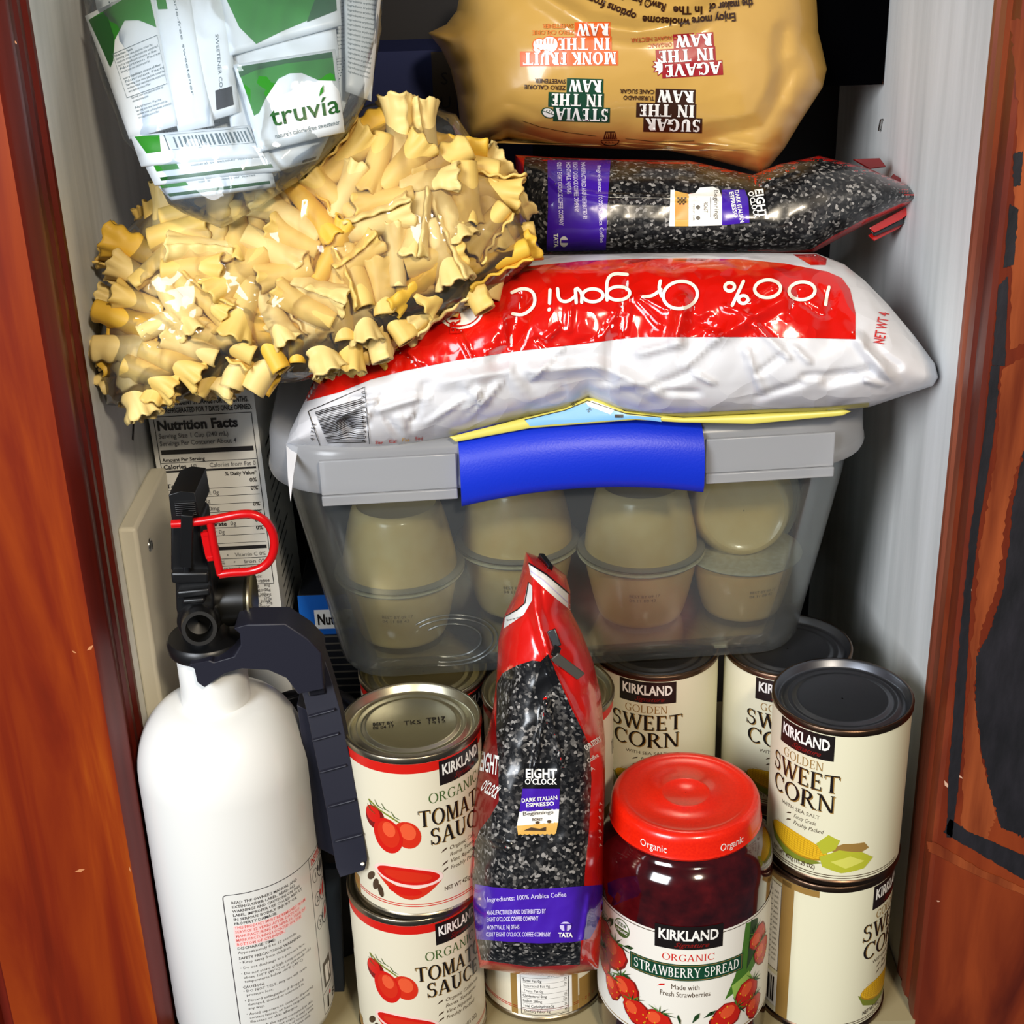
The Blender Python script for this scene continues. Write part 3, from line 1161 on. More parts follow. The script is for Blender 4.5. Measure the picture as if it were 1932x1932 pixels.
# ---- dark tin and small blue box behind the bracket
t = thing('dark_tin', 'dark tin with black ridged lid behind the extinguisher strap', 'can', (-.1225, .055, -.006))
m = MB(); m.lathe([(.001, 0), (.030, 0), (.031, .001), (.031, .152), (.0315, .1535), (.0315, .1555), (.0305, .156)], mat('dark_tin_side', (40, 40, 44), rough=.45), 56, (-.1225, .055, -.006)); m.build('can_body', t)
m = MB(); m.lathe([(.0305, .156), (.0285, .1535), (.026, .1535), (.0245, .1545), (.022, .1545), (.0205, .1525), (.0005, .1525)][::-1], mat('black_tin_lid', (30, 30, 36), rough=.3, metal=.7), 56, (-.1225, .055, -.006)); m.build('lid', t, smooth=60)
t = thing('blue_box', 'small blue and black printed box in the gap left of the plastic bin', 'box', (-.105, .135, 0))
m = MB(); m.box((-.105, .135, .0995), (.05, .05, .199), mat('box_black', (30, 32, 38), rough=.4)); m.build('box_body', t, bevel=.001)
P = Print(); P.rect(-25, 172, 25, 199, mat('print_blue', (20, 96, 190), rough=.4), 1); P.rect(-16, 176, 25, 189, k_white, 2); P.text('Nutrition Facts', -14.5, 179, 7, k_black, w=39, bold=.03, layer=3)
for i in range(14):
    P.rect(-16, 170 - i * 5, 24, 171.2 - i * 5, k_grey, 2)
m = MB(); P.lay_on(m, lambda V, o: np.stack([-.105 + V[:, 0] / 1000, .1099 - o, V[:, 1] / 1000], 1), 400, gap=.0002, cut=False); m.build('printed_face', t, smooth=180)

# ================================================================== strawberry jar
JX, JY, JR = .0868, -.0305, .0472
t = thing('strawberry_jar', 'tall glass jar of strawberry spread with a bright red lid', 'jar', (JX, JY, -.006))
glass = mat('jar_glass', (58, 10, 16), rough=.05, coat=1.0, spec=.8)
jam = ramp_mat('strawberry_jam', [(.3, (36, 4, 8)), (.6, (62, 8, 12)), (.8, (84, 14, 16))], 120, rough=.10, coat=1.0)
m = MB()
m.lathe([(.001, -.005), (.040, -.006), (.0455, -.003), (JR, .002), (JR, .109), (.0468, .115), (.0452, .1208), (.0425, .1252), (.0395, .1280), (.0372, .1300), (.0372, .140)], jam, 80, (JX, JY, 0)); m.build('glass_jar', t, smooth=60)
red_lid = ramp_mat('red_lid_paint', [(.3, (214, 26, 6)), (.7, (228, 36, 8))], 900, rough=.28, coat=.4, bump=.05, bdist=.0005)
m = MB()
LR, LZ = .965, .0065
m.lathe([(r_ * LR, z_ + LZ) for r_, z_ in [(.0385, .1278), (.0412, .1276), (.0419, .1290), (.0412, .1304), (.0408, .1378), (.0400, .1404), (.0386, .1420), (.0360, .1426), (.0335, .1420), (.0318, .1414), (.0145, .1414), (.0135, .1420), (.0122, .1420), (.0112, .1414), (.0003, .1414)]], red_lid, 80, (JX, JY, 0))
P = Print()
jth = math.atan2(JX - CAM[0], JY - CAM[1])
for k in range(-3, 3):
    P.text('Organic', -16.5 + k * 42.6, 131.6, 4.4, k_white, w=15, layer=1, align='c', bold=.005)
_f = cyl_fn(.0409 * LR + .0002, LZ)
m2 = MB()


def jarturn(fn, extra=0.0):
    c, s = math.cos(-jth + extra), math.sin(-jth + extra)

    def g(V, off):
        Q = fn(V, off)
        return np.stack([JX + c * Q[:, 0] - s * Q[:, 1], JY + s * Q[:, 0] + c * Q[:, 1], Q[:, 2]], 1)
    return g


P.lay_on(m, jarturn(_f), 3, gap=.0002)
m.build('lid', t, smooth=50)
P = Print()
H0 = 8.0
lw = mat('jar_label_white', (234, 230, 220), rough=.35)
P.rect(-140, 10, 140, 84, lw, 0)
P.rect(-140, 82.2, 140, 82.7, k_brown, 1); P.rect(-140, 11.4, 140, 12, k_tan, 1)
brand_box(P, -14.5, 88.5, 36, 15, 3)
P.serif('ORGANIC', 3.5, 65.8, 4.4, k_red, w=28, align='c', T=.13)
P.rect(-29, 52.5, 35, 63.5, k_dgreen, 2); P.box(-28.2, 53.2, 34.2, 62.8, .35, k_tan, 3)
P.serif('STRAWBERRY SPREAD', 3, 55, 6.2, k_white, w=59, align='c', T=.16, t=.08, layer=4)
P.text('Made with', 2, 46.5, 3.4, k_brown, w=15, align='c'); P.text('Fresh Strawberries', 2, 41.5, 3.4, k_brown, w=27, align='c')
P.poly([(-13, 47), (-9, 48.5), (-8.5, 49.6), (-11, 49)], k_red, 2)
# organic seal
P.ell(-35, 75, 5.6, 5.8, k_green, 2); P.ell(-35, 75, 5.0, 5.2, k_white, 3)
P.poly([(-35 + 5.0 * math.cos(math.radians(a)), 75 + 5.2 * math.sin(math.radians(a))) for a in range(180, 361, 15)], k_green, 4)
P.text('USDA', -35, 76, 2.6, k_green, w=7, align='c', bold=.02, layer=5); P.text('ORGANIC', -35, 72.2, 1.7, k_white, w=8.2, align='c', bold=.02, layer=5)
# strawberries and leaves
k_sb, k_sb2, k_sb3 = mat('print_berry', (196, 30, 16), rough=.35), mat('print_berry_dark', (128, 14, 10), rough=.35), mat('print_berry_light', (226, 84, 44), rough=.35)
k_lf, k_lf2 = mat('print_leaf', (70, 118, 36), rough=.4), mat('print_leaf_dark', (30, 62, 26), rough=.4)


def berry(x, y, s, rot, lay):
    c_, s_ = math.cos(math.radians(rot)), math.sin(math.radians(rot))
    def tr(q):
        return [(x + s * (c_ * a - s_ * b), y + s * (s_ * a + c_ * b)) for a, b in q]
    sh = [(0, -1.15), (.5, -.85), (.85, -.2), (.9, .4), (.55, .8), (0, .9), (-.55, .8), (-.9, .4), (-.85, -.2), (-.5, -.85)]
    P.poly(tr(sh), k_sb2, lay); P.poly(tr([(a * .9 - .03, b * .9 + .05) for a, b in sh]), k_sb, lay + 1); P.ell(*tr([(-.25, .25)])[0], s * .4, s * .45, k_sb3, lay + 2, rot=rot)
    for i in range(7):
        a = -.6 + (i % 3) * .55; b = -.6 + (i // 3) * .5
        P.ell(*tr([(a, b)])[0], s * .05, s * .07, k_corn, lay + 3, n=6)
    for i in range(6):
        a0 = math.radians(20 + i * 28)
        P.poly(tr([(math.cos(a0) * .15, .8), (math.cos(a0) * 1.0, .75 + math.sin(a0) * .65), (math.cos(a0 + .4) * .3, .95)]), k_lf if i % 2 else k_lf2, lay + 4)


for a in ((-51, 62, 9, 10, 4), (-41, 54, 11, -15, 5), (-52, 42, 9, 20, 4), (-31, 36, 9.5, 30, 9), (-42, 30, 8, 0, 8), (-25, 24, 9, 15, 9), (-13, 22, 9, -20, 8), (25, 24, 10, -60, 8), (39, 33, 10, -40, 6), (48, 66, 9, 40, 5), (52, 54, 9, 10, 6), (10, 12, 5, 0, 6), (46, 20, 8, 0, 5)):
    berry(*a)
P.poly([(36, 82), (44, 80), (46, 50), (34, 40), (24, 36), (30, 50), (34, 64)], k_lf, 1); P.poly([(40, 82), (46, 80), (46, 60), (38, 50)], k_lf2, 2); P.poly([(28, 44), (40, 48), (44, 40), (30, 34)], mat('print_leaf_light', (150, 186, 84), rough=.4), 2)
for x, y, r in ((-47, 72, 40), (-44, 70, 70), (-34, 64, 20), (6, 24, 60), (0, 22, 100), (12, 27, 30), (-36, 44, 10)):
    P.poly([(x, y), (x + 5 * math.cos(math.radians(r)) - 1, y + 5 * math.sin(math.radians(r)) + 1), (x + 8 * math.cos(math.radians(r)), y + 8 * math.sin(math.radians(r))), (x + 5 * math.cos(math.radians(r)) + 1, y + 5 * math.sin(math.radians(r)) - 1)], k_lf2, 12)
for i in range(5):
    P.text('Keep refrigerated after opening', -62, 74 - i * 2.6, 1.3, k_grey, w=15, layer=2)
P.v = [(a, b + 10.0) for a, b in P.v]
m = MB(); P.lay_on(m, jarturn(cyl_fn(JR + .0002)), 3, gap=.00005); m.build('paper_label', t, smooth=180, weld=1e-6)
# ================================================================== fire extinguisher with its strap bracket
EX, EY, ER = -.1565, -.018, .0452
t = thing('fire_extinguisher', 'white fire extinguisher with black valve head standing against the left edge', 'fire extinguisher', (EX, EY, 0))
wh = mat('white_enamel', (232, 232, 228), rough=.32, coat=.3)
bk = mat('black_plastic', (17, 17, 18), rough=.38)
bk2 = mat('dark_strap_plastic', (25, 25, 38), rough=.5)
redp = mat('red_plastic', (196, 10, 14), rough=.25, coat=.3)
c = (EX, EY, 0)
prof = [(.002, 0), (.040, 0), (.044, .003), (ER, .008), (ER, .168)]
for i in range(1, 13):
    a = PI / 2 * i / 12
    prof.append((.0185 + (ER - .0185) * math.cos(a), .168 + .040 * math.sin(a)))
prof += [(.0178, .2085), (.0174, .222), (.0174, .236), (.0165, .238), (.001, .238)]
m = MB(); m.lathe(prof, wh, 96, c); m.build('cylinder', t, smooth=50)

# printed label on the cylinder, mm units, zero faces the camera
th_ = math.atan2(EX - CAM[0], EY - CAM[1])


def exfn(V, off):
    a = V[:, 0] / (ER * 1000) - th_ * 1.0
    rr = ER + off
    return np.stack([EX + np.sin(a) * rr, EY - np.cos(a) * rr, V[:, 1] / 1000], 1)


P = Print()
ltop = 117.0
lx0, lx1, lx2 = -10.5, 42.5, 76.0
g1 = mat('label_grey_ink', (66, 64, 68), rough=.5)
r1 = mat('label_red_ink', (226, 104, 100), rough=.5)
pk = mat('label_pink_band', (250, 214, 212), rough=.45)
P.rect(lx0 + 2, ltop - .5, lx2, ltop, g1, 1); P.rect(lx0, 1, lx0 + .5, ltop - 2.2, g1, 1)
P.line([(lx0 + .25, ltop - 2.2), (lx0 + .6, ltop - 1), (lx0 + 2, ltop - .25)], .5, g1, 1)
P.rect(lx1, 8, lx1 + .4, ltop, g1, 1); P.rect(lx1, ltop - 8, lx2, ltop - 7.6, g1, 1)
P.rect(lx1, 22, lx2, 22.4, g1, 1); P.rect(lx1, 8, lx2, 8.4, g1, 1)
lines = [('READ THE OWNER\'S MANUAL AND', 0, 26), ('EXTINGUISHER LABEL. READ ALL', 0, 25), ('WARNINGS AND CAUTIONS ON THIS', 0, 27), ('LABEL. IMPROPER USE COULD RESULT', 0, 28), ('IN SERIOUS BODILY INJURY OR', 0, 25), ('PROPERTY DAMAGE.', 0, 16),
         ('THIS PRODUCT MUST BE REMOVED FROM', 1, 29), ('SERVICE 12 YEARS AFTER DATE OF', 1, 25.5), ('MANUFACTURING PER NFPA 10. YEAR OF', 1, 28.5), ('MANUFACTURING LOCATED ON THE', 1, 26), ('BOTTOM OF CYLINDER.', 1, 18),
         ('DISCHARGE TIME:', 0, 14), ('Approximately 8 to 12 seconds.', 2, 23), ('', 0, 0), ('SAFETY PRECAUTIONS WARNING:', 0, 25), ('\u2022 Keep away from children.', 2, 20), ('', 0, 0), ('\u2022 Do not discharge at a person\'s face.', 2, 26.5), ('', 0, 0),
         ('\u2022 Do not store at high temperatures', 2, 26.5), ('  above 120\u00b0F (49\u00b0C) or at extremely cold', 2, 29), ('  temperatures below -40\u00b0F (-40\u00b0C)', 2, 24.5), ('', 0, 0), ('CAUTION:', 0, 8), ('\u2022 DO NOT TEST. Any use will cause', 2, 26), ('  pressure loss.', 2, 11), ('', 0, 0),
         ('\u2022 Discard extinguisher if dropped,', 2, 24), ('  damaged, dented or corroded in', 2, 23.5), ('  any way.', 2, 7), ('', 0, 0), ('\u2022 Avoid exposure to contents if wearing', 2, 28), ('  contact lenses, or have respiratory', 2, 26), ('  illnesses or skin allergies.', 2, 20), ('', 0, 0),
         ('\u2022 Although the agent contained in this', 2, 27), ('  extinguisher is not toxic, it may cause', 2, 27), ('  skin irritation. In case of contact with', 2, 27), ('  agent, flush from affected area with', 2, 25), ('  cool water.', 2, 8), ('', 0, 0), ('\u2022 Wash immediately after any', 2, 22), ('  discharge unit.', 2, 11)]
y = ltop - 6.2
for s, k, w in lines:
    if s:
        P.text(s, lx0 + 4.2, y, 1.7, (g1, r1, g1)[k], w=w * 1.45, bold=.012 if k < 2 else 0, layer=2, res=1)
        if k == 1:
            P.rect(lx0 + 3.6, y - .7, lx0 + 4.8 + w * 1.45, y + 2.0, pk, 1)
    y -= 2.75 if s else 1.1
P.text('INSTRUCTIONS', lx1 + 2, ltop - 6.4, 4.4, k_red, w=28, bold=.02, layer=2)
for i in range(3):
    yy = ltop - 15 - i * 16
    P.ring(lx1 + 5.5, yy, 3.2, 4.2, .35, g1, 2)
    P.text(str(i + 1), lx1 + 5.5, yy - 1.8, 3.6, k_black, align='c', layer=2)
    P.ring(lx1 + 15, yy, 6, 6, .5, g1, 2); P.poly([(lx1 + 12, yy - 3), (lx1 + 17, yy - 2), (lx1 + 18, yy + 4), (lx1 + 14, yy + 3)], k_red if i else g1, 2)
    P.ell(lx1 + 10, yy + 1.5, 1.3, 1.8, k_red if i == 1 else g1, 3)
P.rect(lx1 + 3, 25, lx1 + 14, 42, k_grey, 2); P.rect(lx1 + 5, 27, lx1 + 9, 39, k_white, 3); P.ell(lx1 + 11, 36, 1.5, 2, k_white, 3); P.rect(lx1 + 10.4, 29, lx1 + 11.8, 35, k_white, 3)
P.poly([(lx1 + 4, 10), (lx1 + 6, 10), (lx1 + 7, 19), (lx1 + 5, 18)], k_black, 2); P.ell(lx1 + 9, 18, 1, 1.4, k_red, 2); P.text('B:C', lx1 + 12, 11, 5, k_black, layer=2)
m = MB(); P.lay_on(m, exfn, 3, gap=.00006); m.build('printed_label', t, smooth=180)

# valve head: collar, body, nozzle, gauge, lever, guard with pull pin
m = MB(); m.lathe([(.0005, .2385), (.0195, .2385), (.0202, .240), (.0202, .2445), (.0190, .246), (.012, .247), (.012, .255), (.0005, .255)], bk, 48, (EX - .001, EY, 0)); m.build('collar', t)


def ep(px, py, Y=EY - .012):
    return at(px, py, Y)


m = MB()
m.prism([ep(*p) for p in ((322, 985), (352, 978), (378, 992), (384, 1040), (398, 1075), (404, 1130), (400, 1200), (345, 1205), (332, 1150), (330, 1090), (322, 1075))], (0, .026, 0), bk)
m.bar(ep(352, 1062, EY - .0135), ep(354, 1096, EY - .0135), .0038, .004, bk); m.bar(ep(325, 1086, EY - .013), ep(395, 1086, EY - .013), .006, .006, bk)
m.bar(ep(336, 1118, EY - .013), ep(398, 1112, EY - .013), .004, .006, bk); m.bar(ep(346, 1132, EY - .014), ep(388, 1128, EY - .014), .003, .006, bk)
m.build('valve_body', t, bevel=.0012)
m = MB()
p0 = ep(375, 1160, EY + .006); p1 = ep(376, 1186, EY - .034)
ax = (p1 - p0) / np.linalg.norm(p1 - p0); L = float(np.linalg.norm(p1 - p0))
m.lathe([(.0108, 0), (.0108, L * .45), (.0098, L * .5), (.0088, L * .52), (.0084, L), (.0066, L), (.0060, L * .55), (.0005, L * .5)], bk, 40, p0, ax)
m.build('nozzle', t, smooth=50)
g = MB(); q0 = ep(398, 1133, EY + .006); q1 = ep(470, 1131, EY + .006)
ax = (q1 - q0) / np.linalg.norm(q1 - q0); L = float(np.linalg.norm(q1 - q0))
g.lathe([(.001, -.004), (.0128, -.003), (.0132, 0), (.0132, L - .001), (.012, L)], mat('gauge_black', (24, 23, 20), rough=.3), 48, q0, ax); go = g.build('gauge', t, smooth=50)
g = MB(); g.lathe([(.0005, L + .0002), (.0132, L + .0002), (.0142, L + .001), (.0142, L + .002), (.0132, L + .0026), (.0005, L + .002)], mat('gauge_rim', (196, 184, 150), rough=.3, metal=1), 48, q0, ax); g.build('gauge_rim', go, smooth=40)
m = MB()
lv = [ep(*p, EY - .020) for p in ((318, 934), (340, 927), (368, 930), (376, 975), (352, 990), (324, 982))]
m.prism(lv, (0, .030, 0), bk)
for i in range(7):
    a = ep(329 + i * .5, 950 + i * 3.6, EY - .0208); b = ep(368 + i * .5, 948 + i * 3.6, EY - .0208)
    m.bar(a, b, .0006, .0012, bk)
m.bar(ep(354, 968, EY - .0235), ep(352, 1066, EY - .0200), .0055, .005, bk)
m.build('lever', t, bevel=.0008)
# red pull pin: straight shank and D-shaped ring
m = MB()
Yp = EY - .0225
D = [(324, 989), (345, 988), (400, 981), (450, 970), (476, 969), (500, 980), (515, 1003), (519, 1030), (512, 1055), (495, 1072), (470, 1079), (440, 1080), (414, 1084)]
Dc = []
for a, b in zip(D[:-1], D[1:]):
    for k in range(4):
        Dc.append((a[0] + (b[0] - a[0]) * k / 4, a[1] + (b[1] - a[1]) * k / 4))
Dc.append(D[-1])
A = np.array(Dc)
for _ in range(3):
    A[1:-1] = (A[:-2] + A[1:-1] * 2 + A[2:]) / 4
m.tube([ep(p[0], p[1], Yp) for p in A], .0021, redp, 14)
m.tube([ep(396, 982, Yp), ep(404, 1030, Yp), ep(416, 1084, Yp)], .0019, redp, 12)
m.bar(ep(388, 1004, Yp + .002), ep(398, 1052, Yp + .002), .0045, .002, redp)
m.bar(ep(384, 1006, Yp + .002), ep(404, 1003, Yp + .002), .002, .003, redp); m.bar(ep(392, 1053, Yp + .002), ep(410, 1051, Yp + .002), .002, .003, redp)
m.build('pull_pin', t, smooth=60)
# bracket: collar plate with hook, and the ribbed strap arm down the right side
m = MB()
m.prism([ep(*p, EY - .024) for p in ((405, 1250), (440, 1240), (454, 1216), (452, 1196), (440, 1186), (470, 1178), (538, 1177), (580, 1205), (606, 1232), (612, 1300), (562, 1310), (540, 1280), (505, 1265), (458, 1262), (424, 1272), (386, 1298), (372, 1288), (366, 1262), (356, 1258), (358, 1254), (396, 1246))], (0, .018, 0), bk2)
br = m.build('bracket', t, bevel=.0015)
m = MB()
arm = [(552, 1236, -.012), (606, 1226, -.012), (622, 1270, -.016), (642, 1340, -.020), (662, 1440, -.026), (680, 1540, -.030), (693, 1622, -.034), (688, 1642, -.034), (642, 1656, -.032), (634, 1636, -.030), (618, 1540, -.026), (598, 1440, -.022), (580, 1350, -.017), (566, 1290, -.014)]
m.prism([at(px, py, EY + yy) for px, py, yy in arm], (0, .010, 0), bk2)
for px, py, yy in ((608, 1345, -.0185), (616, 1390, -.0205), (630, 1450, -.0240), (646, 1515, -.0275), (660, 1580, -.0305)):
    m.bar(at(px - 27, py + 7, EY + yy - .0008), at(px + 24, py - 7, EY + yy - .0022), .0009, .0022, bk2)
m.prism([at(*p, EY - .006) for p in ((560, 1330), (590, 1345), (640, 1620), (600, 1600), (575, 1440))], (0, .016, 0), bk2)
m.prism([at(*p, EY + .016) for p in ((612, 1640), (640, 1640), (652, 1932), (628, 1932))], (0, .006, 0), mat('rail_teal', (26, 36, 48), rough=.5))
m.tube([at(684, 1630, EY - .0355), at(684, 1630, EY - .0325)], .0012, steel, 10)
m.build('strap_arm', br, bevel=.0008)
m = MB()
m.bar(at(588, 1262, EY - .0165), at(600, 1310, EY - .0172), .009, .003, mat('buckle_black', (14, 14, 22), rough=.4)); m.build('buckle', br, bevel=.001)

# ================================================================== broth carton with the nutrition panel
CX, CY_, CW, CD, CHH = -.1505, .095, .0600, .082, .362
card = mat('carton_white', (226, 226, 222), rough=.35)
tl = -.02
Rm = Matrix.Rotation(tl, 3, 'Y') @ Matrix.Rotation(math.radians(0), 3, 'Z')
base = np.array((CX - .013, CY_ + CD / 2, -.005))


def cart(x, y, z):
    return base + np.array(Rm @ Vector((x, y, z)))


t = thing('broth_carton', 'white carton with printed nutrition facts leaning behind the fire extinguisher head', 'carton', tuple(base))
m = MB()
for s in (0,):
    vs = [cart(x, y, z) for x in (-CW / 2, CW / 2) for y in (-CD / 2, CD / 2) for z in (0, CHH)]
    m.add(vs, [(0, 1, 3, 2), (4, 6, 7, 5), (0, 4, 5, 1), (2, 3, 7, 6), (0, 2, 6, 4), (1, 5, 7, 3)], card)
P = Print()
kk = mat('carton_ink', (30, 29, 32), rough=.5)
kg = mat('carton_grey_ink', (104, 104, 108), rough=.5)
ZT_ = 336.0


def ln(y, x0=-27, x1=27, w=.35):
    P.rect(x0, ZT_ - y - w, x1, ZT_ - y, kk, 1)


P.text('KEEP AT AMBIENT STORAGE FOR 12 MONTHS.', 1, ZT_ - 2, 3.0, kk, w=51, align='c', bold=.02)
P.text('KEEP REFRIGERATED FOR 7 DAYS ONCE OPENED.', 1, ZT_ - 6.6, 3.0, kk, w=54, align='c', bold=.02)
P.box(-27.5, ZT_ - 116, 27.5, ZT_ - 8.4, .4, kk, 1)
P.text('Nutrition Facts', -26, ZT_ - 16.6, 5.6, kk, w=45, bold=.035)
P.text('Serving Size 1 Cup (240 mL)', -26, ZT_ - 21.6, 2.8, kg, w=39, bold=.006)
P.text('Servings Per Container About 4', -26, ZT_ - 26.0, 2.8, kg, w=43, bold=.006)
P.rect(-26, ZT_ - 31.4, 26, ZT_ - 28.6, kk, 2)
P.text('Amount Per Serving', -26, ZT_ - 35.6, 2.0, kk, w=24, bold=.02); ln(36.4)
P.text('Calories', -26, ZT_ - 40.2, 2.6, kk, w=13, bold=.025); P.text('10', -11, ZT_ - 40.2, 2.6, kg); P.text('Calories from Fat 0', 26, ZT_ - 40.2, 2.6, kg, align='r', w=26)
P.rect(-26, ZT_ - 42.4, 26, ZT_ - 41.2, kk, 2)
P.text('% Daily Value*', 26, ZT_ - 45.8, 2.1, kk, align='r', bold=.02, w=18)
rows = [('Total Fat', ' 0g', '0%', 0), ('', 'Saturated Fat 0g', '0%', 4), ('', 'Trans Fat 0g', '', 4), ('Cholesterol', ' 0mg', '0%', 0), ('Sodium', ' 440mg', '18%', 0), ('Total Carbohydrate', ' 0g', '0%', 0), ('', 'Dietary Fiber 0g', '0%', 4), ('', 'Sugars 0g', '', 4)]
y = 52.0
for b, s, pc, ind in rows:
    x = -26 + ind
    if b:
        w = {'Total Fat': 15.5, 'Cholesterol': 20, 'Sodium': 12, 'Total Carbohydrate': 31}[b]
        P.text(b, x, ZT_ - y, 2.5, kk, bold=.025, w=w); x += w
    P.text(s, x + 1, ZT_ - y, 2.5, kg, bold=.004)
    if pc:
        P.text(pc, 25.5, ZT_ - y + 1.6, 2.4, kk, bold=.015, align='r')
    ln(y + 1.2, -26 + ind, 26, .3)
    y += 5.0
P.rect(-26, ZT_ - y - .6, 26, ZT_ - y + 1.6, kk, 2)
y += 5
for s in ('Vitamin A 0%    \u2022    Vitamin C 0%', 'Calcium 0%    \u2022    Iron 0%'):
    P.text(s, 25, ZT_ - y, 2.3, kg, align='r', w=44); ln(y + 1.2); y += 4.6
for s in ('*Percent Daily Values are based on a 2,000', 'calorie diet. Your daily values may be higher', 'or lower depending on your calorie needs:'):
    P.text(s, -26, ZT_ - y + .8, 1.7, kg, w=47); y += 3.0
for s in ('Calories    2,000    2,500', 'Less than    65g    80g', 'Less than    20g    25g', 'Less than    300mg    300mg', 'Less than    300g    375g', '25g    30g'):
    P.text(s, 25, ZT_ - y + .6, 1.7, kg, align='r'); y += 2.9
P.text('Fat 9  Carbohydrate 4  Protein 4', 25, ZT_ - 114.2, 1.6, kg, align='r')
for i, s in enumerate(('Organic Chicken Stock,', 'Organic Carrot,', 'Organic Onion Juice', 'Organic Flavor,', 'Sea Salt, Organic', 'Turmeric, Black')):
    P.text(s, 24, ZT_ - 120.5 - i * 3.7, 2.1, kg, align='r')
P.lay_on(m, lambda V, o: np.array([cart(a / 1000, -CD / 2 - b, c_ / 1000) for (a, c_), b in zip(V, o)]), 500, gap=.00015, cut=False)
P = Print()
r_ = np.random.default_rng(5)
for i in range(30):
    z = 300 - i * 7
    P.rect(-26, z, -26 + r_.uniform(18, 44), z + 1.6, kg if i % 3 else kk, 1)
P.lay_on(m, lambda V, o: np.array([cart(CW / 2 + b, a / 1000, c_ / 1000) for (a, c_), b in zip(V, o)]), 500, gap=.00015, cut=False)
m.build('carton_body', t, smooth=30)
# dark carton behind, right of it
t = thing('dark_carton', 'dark grey carton standing at the back between the white carton and the plastic bin', 'carton', (-.082, .262, 0))
m = MB(); m.box((-.098, .266, .166), (.056, .06, .332), mat('carton_dark', (36, 36, 40), rough=.5))
for i in range(5):
    m.box((-.122 + i * .012, .2358, .17), (.0012, .0006, .30), mat('carton_dark_line', (58, 58, 62), rough=.5))
m.build('carton_body', t, smooth=30)
# blue box far back, on the plastic bin
t = thing('blue_carton', 'dark blue carton with a pale ring mark at the back, between the two top bags', 'carton', (-.045, .262, .3225))
m = MB(); bx = mat('carton_blue', (8, 22, 70), rough=.5)
m.box((-.035, .2625, .3235 + .085), (.11, .05, .17), bx)
P = Print(); P.rect(-4, 60, 10, 169, mat('carton_brown_band', (60, 48, 34), rough=.5), 1); P.ring(26, 138, 9, 11, 2.5, mat('carton_lilac', (120, 112, 150), rough=.5), 1, a0=120, a1=330)
for i, s in enumerate('SUR'):
    P.text(s, 3, 150 - i * 14, 7, k_black, align='c', layer=2)
P.lay_on(m, lambda V, o: np.stack([-.035 + V[:, 0] / 1000, .2375 - o, .3235 + V[:, 1] / 1000], 1), 500, gap=.0002, cut=False)
m.build('carton_body', t, smooth=30)
# ================================================================== clear plastic storage bin with a blue latch
BX, BY, BZ, YAW = .0280, .1330, .1832, math.radians(3.5)
cY, sY = math.cos(YAW), math.sin(YAW)


def bl(x, y, z):
    return np.array((BX + cY * x - sY * y, BY + sY * x + cY * y, BZ + z))


def rr(w, d, r, n=10):
    pts = []
    for cx, cy, a0 in ((w / 2 - r, -d / 2 + r, -90), (w / 2 - r, d / 2 - r, 0), (-w / 2 + r, d / 2 - r, 90), (-w / 2 + r, -d / 2 + r, 180)):
        for k in range(n + 1):
            a = math.radians(a0 + 90 * k / n)
            pts.append((cx + r * math.cos(a), cy + r * math.sin(a)))
    return pts


def loft(m, loops, material, cap0=False, cap1=False):
    """loops: (z, w, d, r)"""
    n = len(rr(1, 1, .1))
    vs, fs = [], []
    for z, w, d, r in loops:
        vs += [bl(x, y, z) for x, y in rr(w, d, r)]
    for k in range(len(loops) - 1):
        for i in range(n):
            j = (i + 1) % n
            fs.append((k * n + i, k * n + j, (k + 1) * n + j, (k + 1) * n + i))
    if cap0:
        fs.append(tuple(range(n))[::-1])
    if cap1:
        fs.append(tuple((len(loops) - 1) * n + i for i in range(n)))
    m.add(vs, fs, material)


bin_clear = film_mat('bin_plastic', (236, 240, 240), .065, (220, 226, 230), .7, rough=.16)
lid_clear = film_mat('bin_lid_plastic', (230, 232, 232), .46, (226, 228, 234), .9, rough=.22)
t = thing('storage_bin', 'clear plastic storage bin with a bright blue latch, resting on the cans', 'storage bin', (BX, BY, BZ))
m = MB()
wo = .0013
loft(m, [(.003, .245, .165, .022), (.0005, .255, .172, .026), (.0, .2585, .175, .027), (.004, .2640, .1805, .030), (.012, .2672, .1830, .032), (.105, .3010, .1990, .034), (.127, .3065, .2030, .036), (.127, .3040, .2005, .034), (.105, .2985, .1965, .033), (.014, .2650, .1805, .030), (.005, .2600, .176, .026), (.003, .245, .165, .022)], bin_clear, True)
m.build('tub', t, smooth=60)
m = MB()
loft(m, [(.122, .3085, .2055, .038), (.122, .3220, .2150, .044), (.1245, .3240, .2165, .045), (.1285, .3225, .2155, .045), (.129, .3215, .2150, .044), (.143, .3200, .2140, .044), (.146, .3170, .2110, .043), (.148, .3120, .2060, .042), (.146, .284, .180, .034), (.145, .276, .172, .03)], lid_clear, False, True)
m.build('lid', t, smooth=60)
m = MB()
blue = mat('latch_blue', (12, 46, 196), rough=.42, bump=(900, .08))
n = 22
L = .1255
vs, fs = [], []
prof = [(-.1065, .103), (-.1100, .1025), (-.1138, .1045), (-.1155, .109), (-.1162, .118), (-.1150, .127), (-.1115, .1335), (-.1060, .1375), (-.098, .1395), (-.096, .137), (-.104, .134)]
for i in range(n + 1):
    u = -1 + 2 * i / n
    arch = .0070 * (1 - u * u) - .0015
    for y, z in prof:
        lift = arch * (1.0 if z < .125 else .75)
        vs.append(bl(u * L / 2 + .0020, y - .0015 * (1 - u * u), z + lift + .0115))
k = len(prof)
for i in range(n):
    for j in range(k):
        j2 = (j + 1) % k
        fs.append((i * k + j, i * k + j2, (i + 1) * k + j2, (i + 1) * k + j))
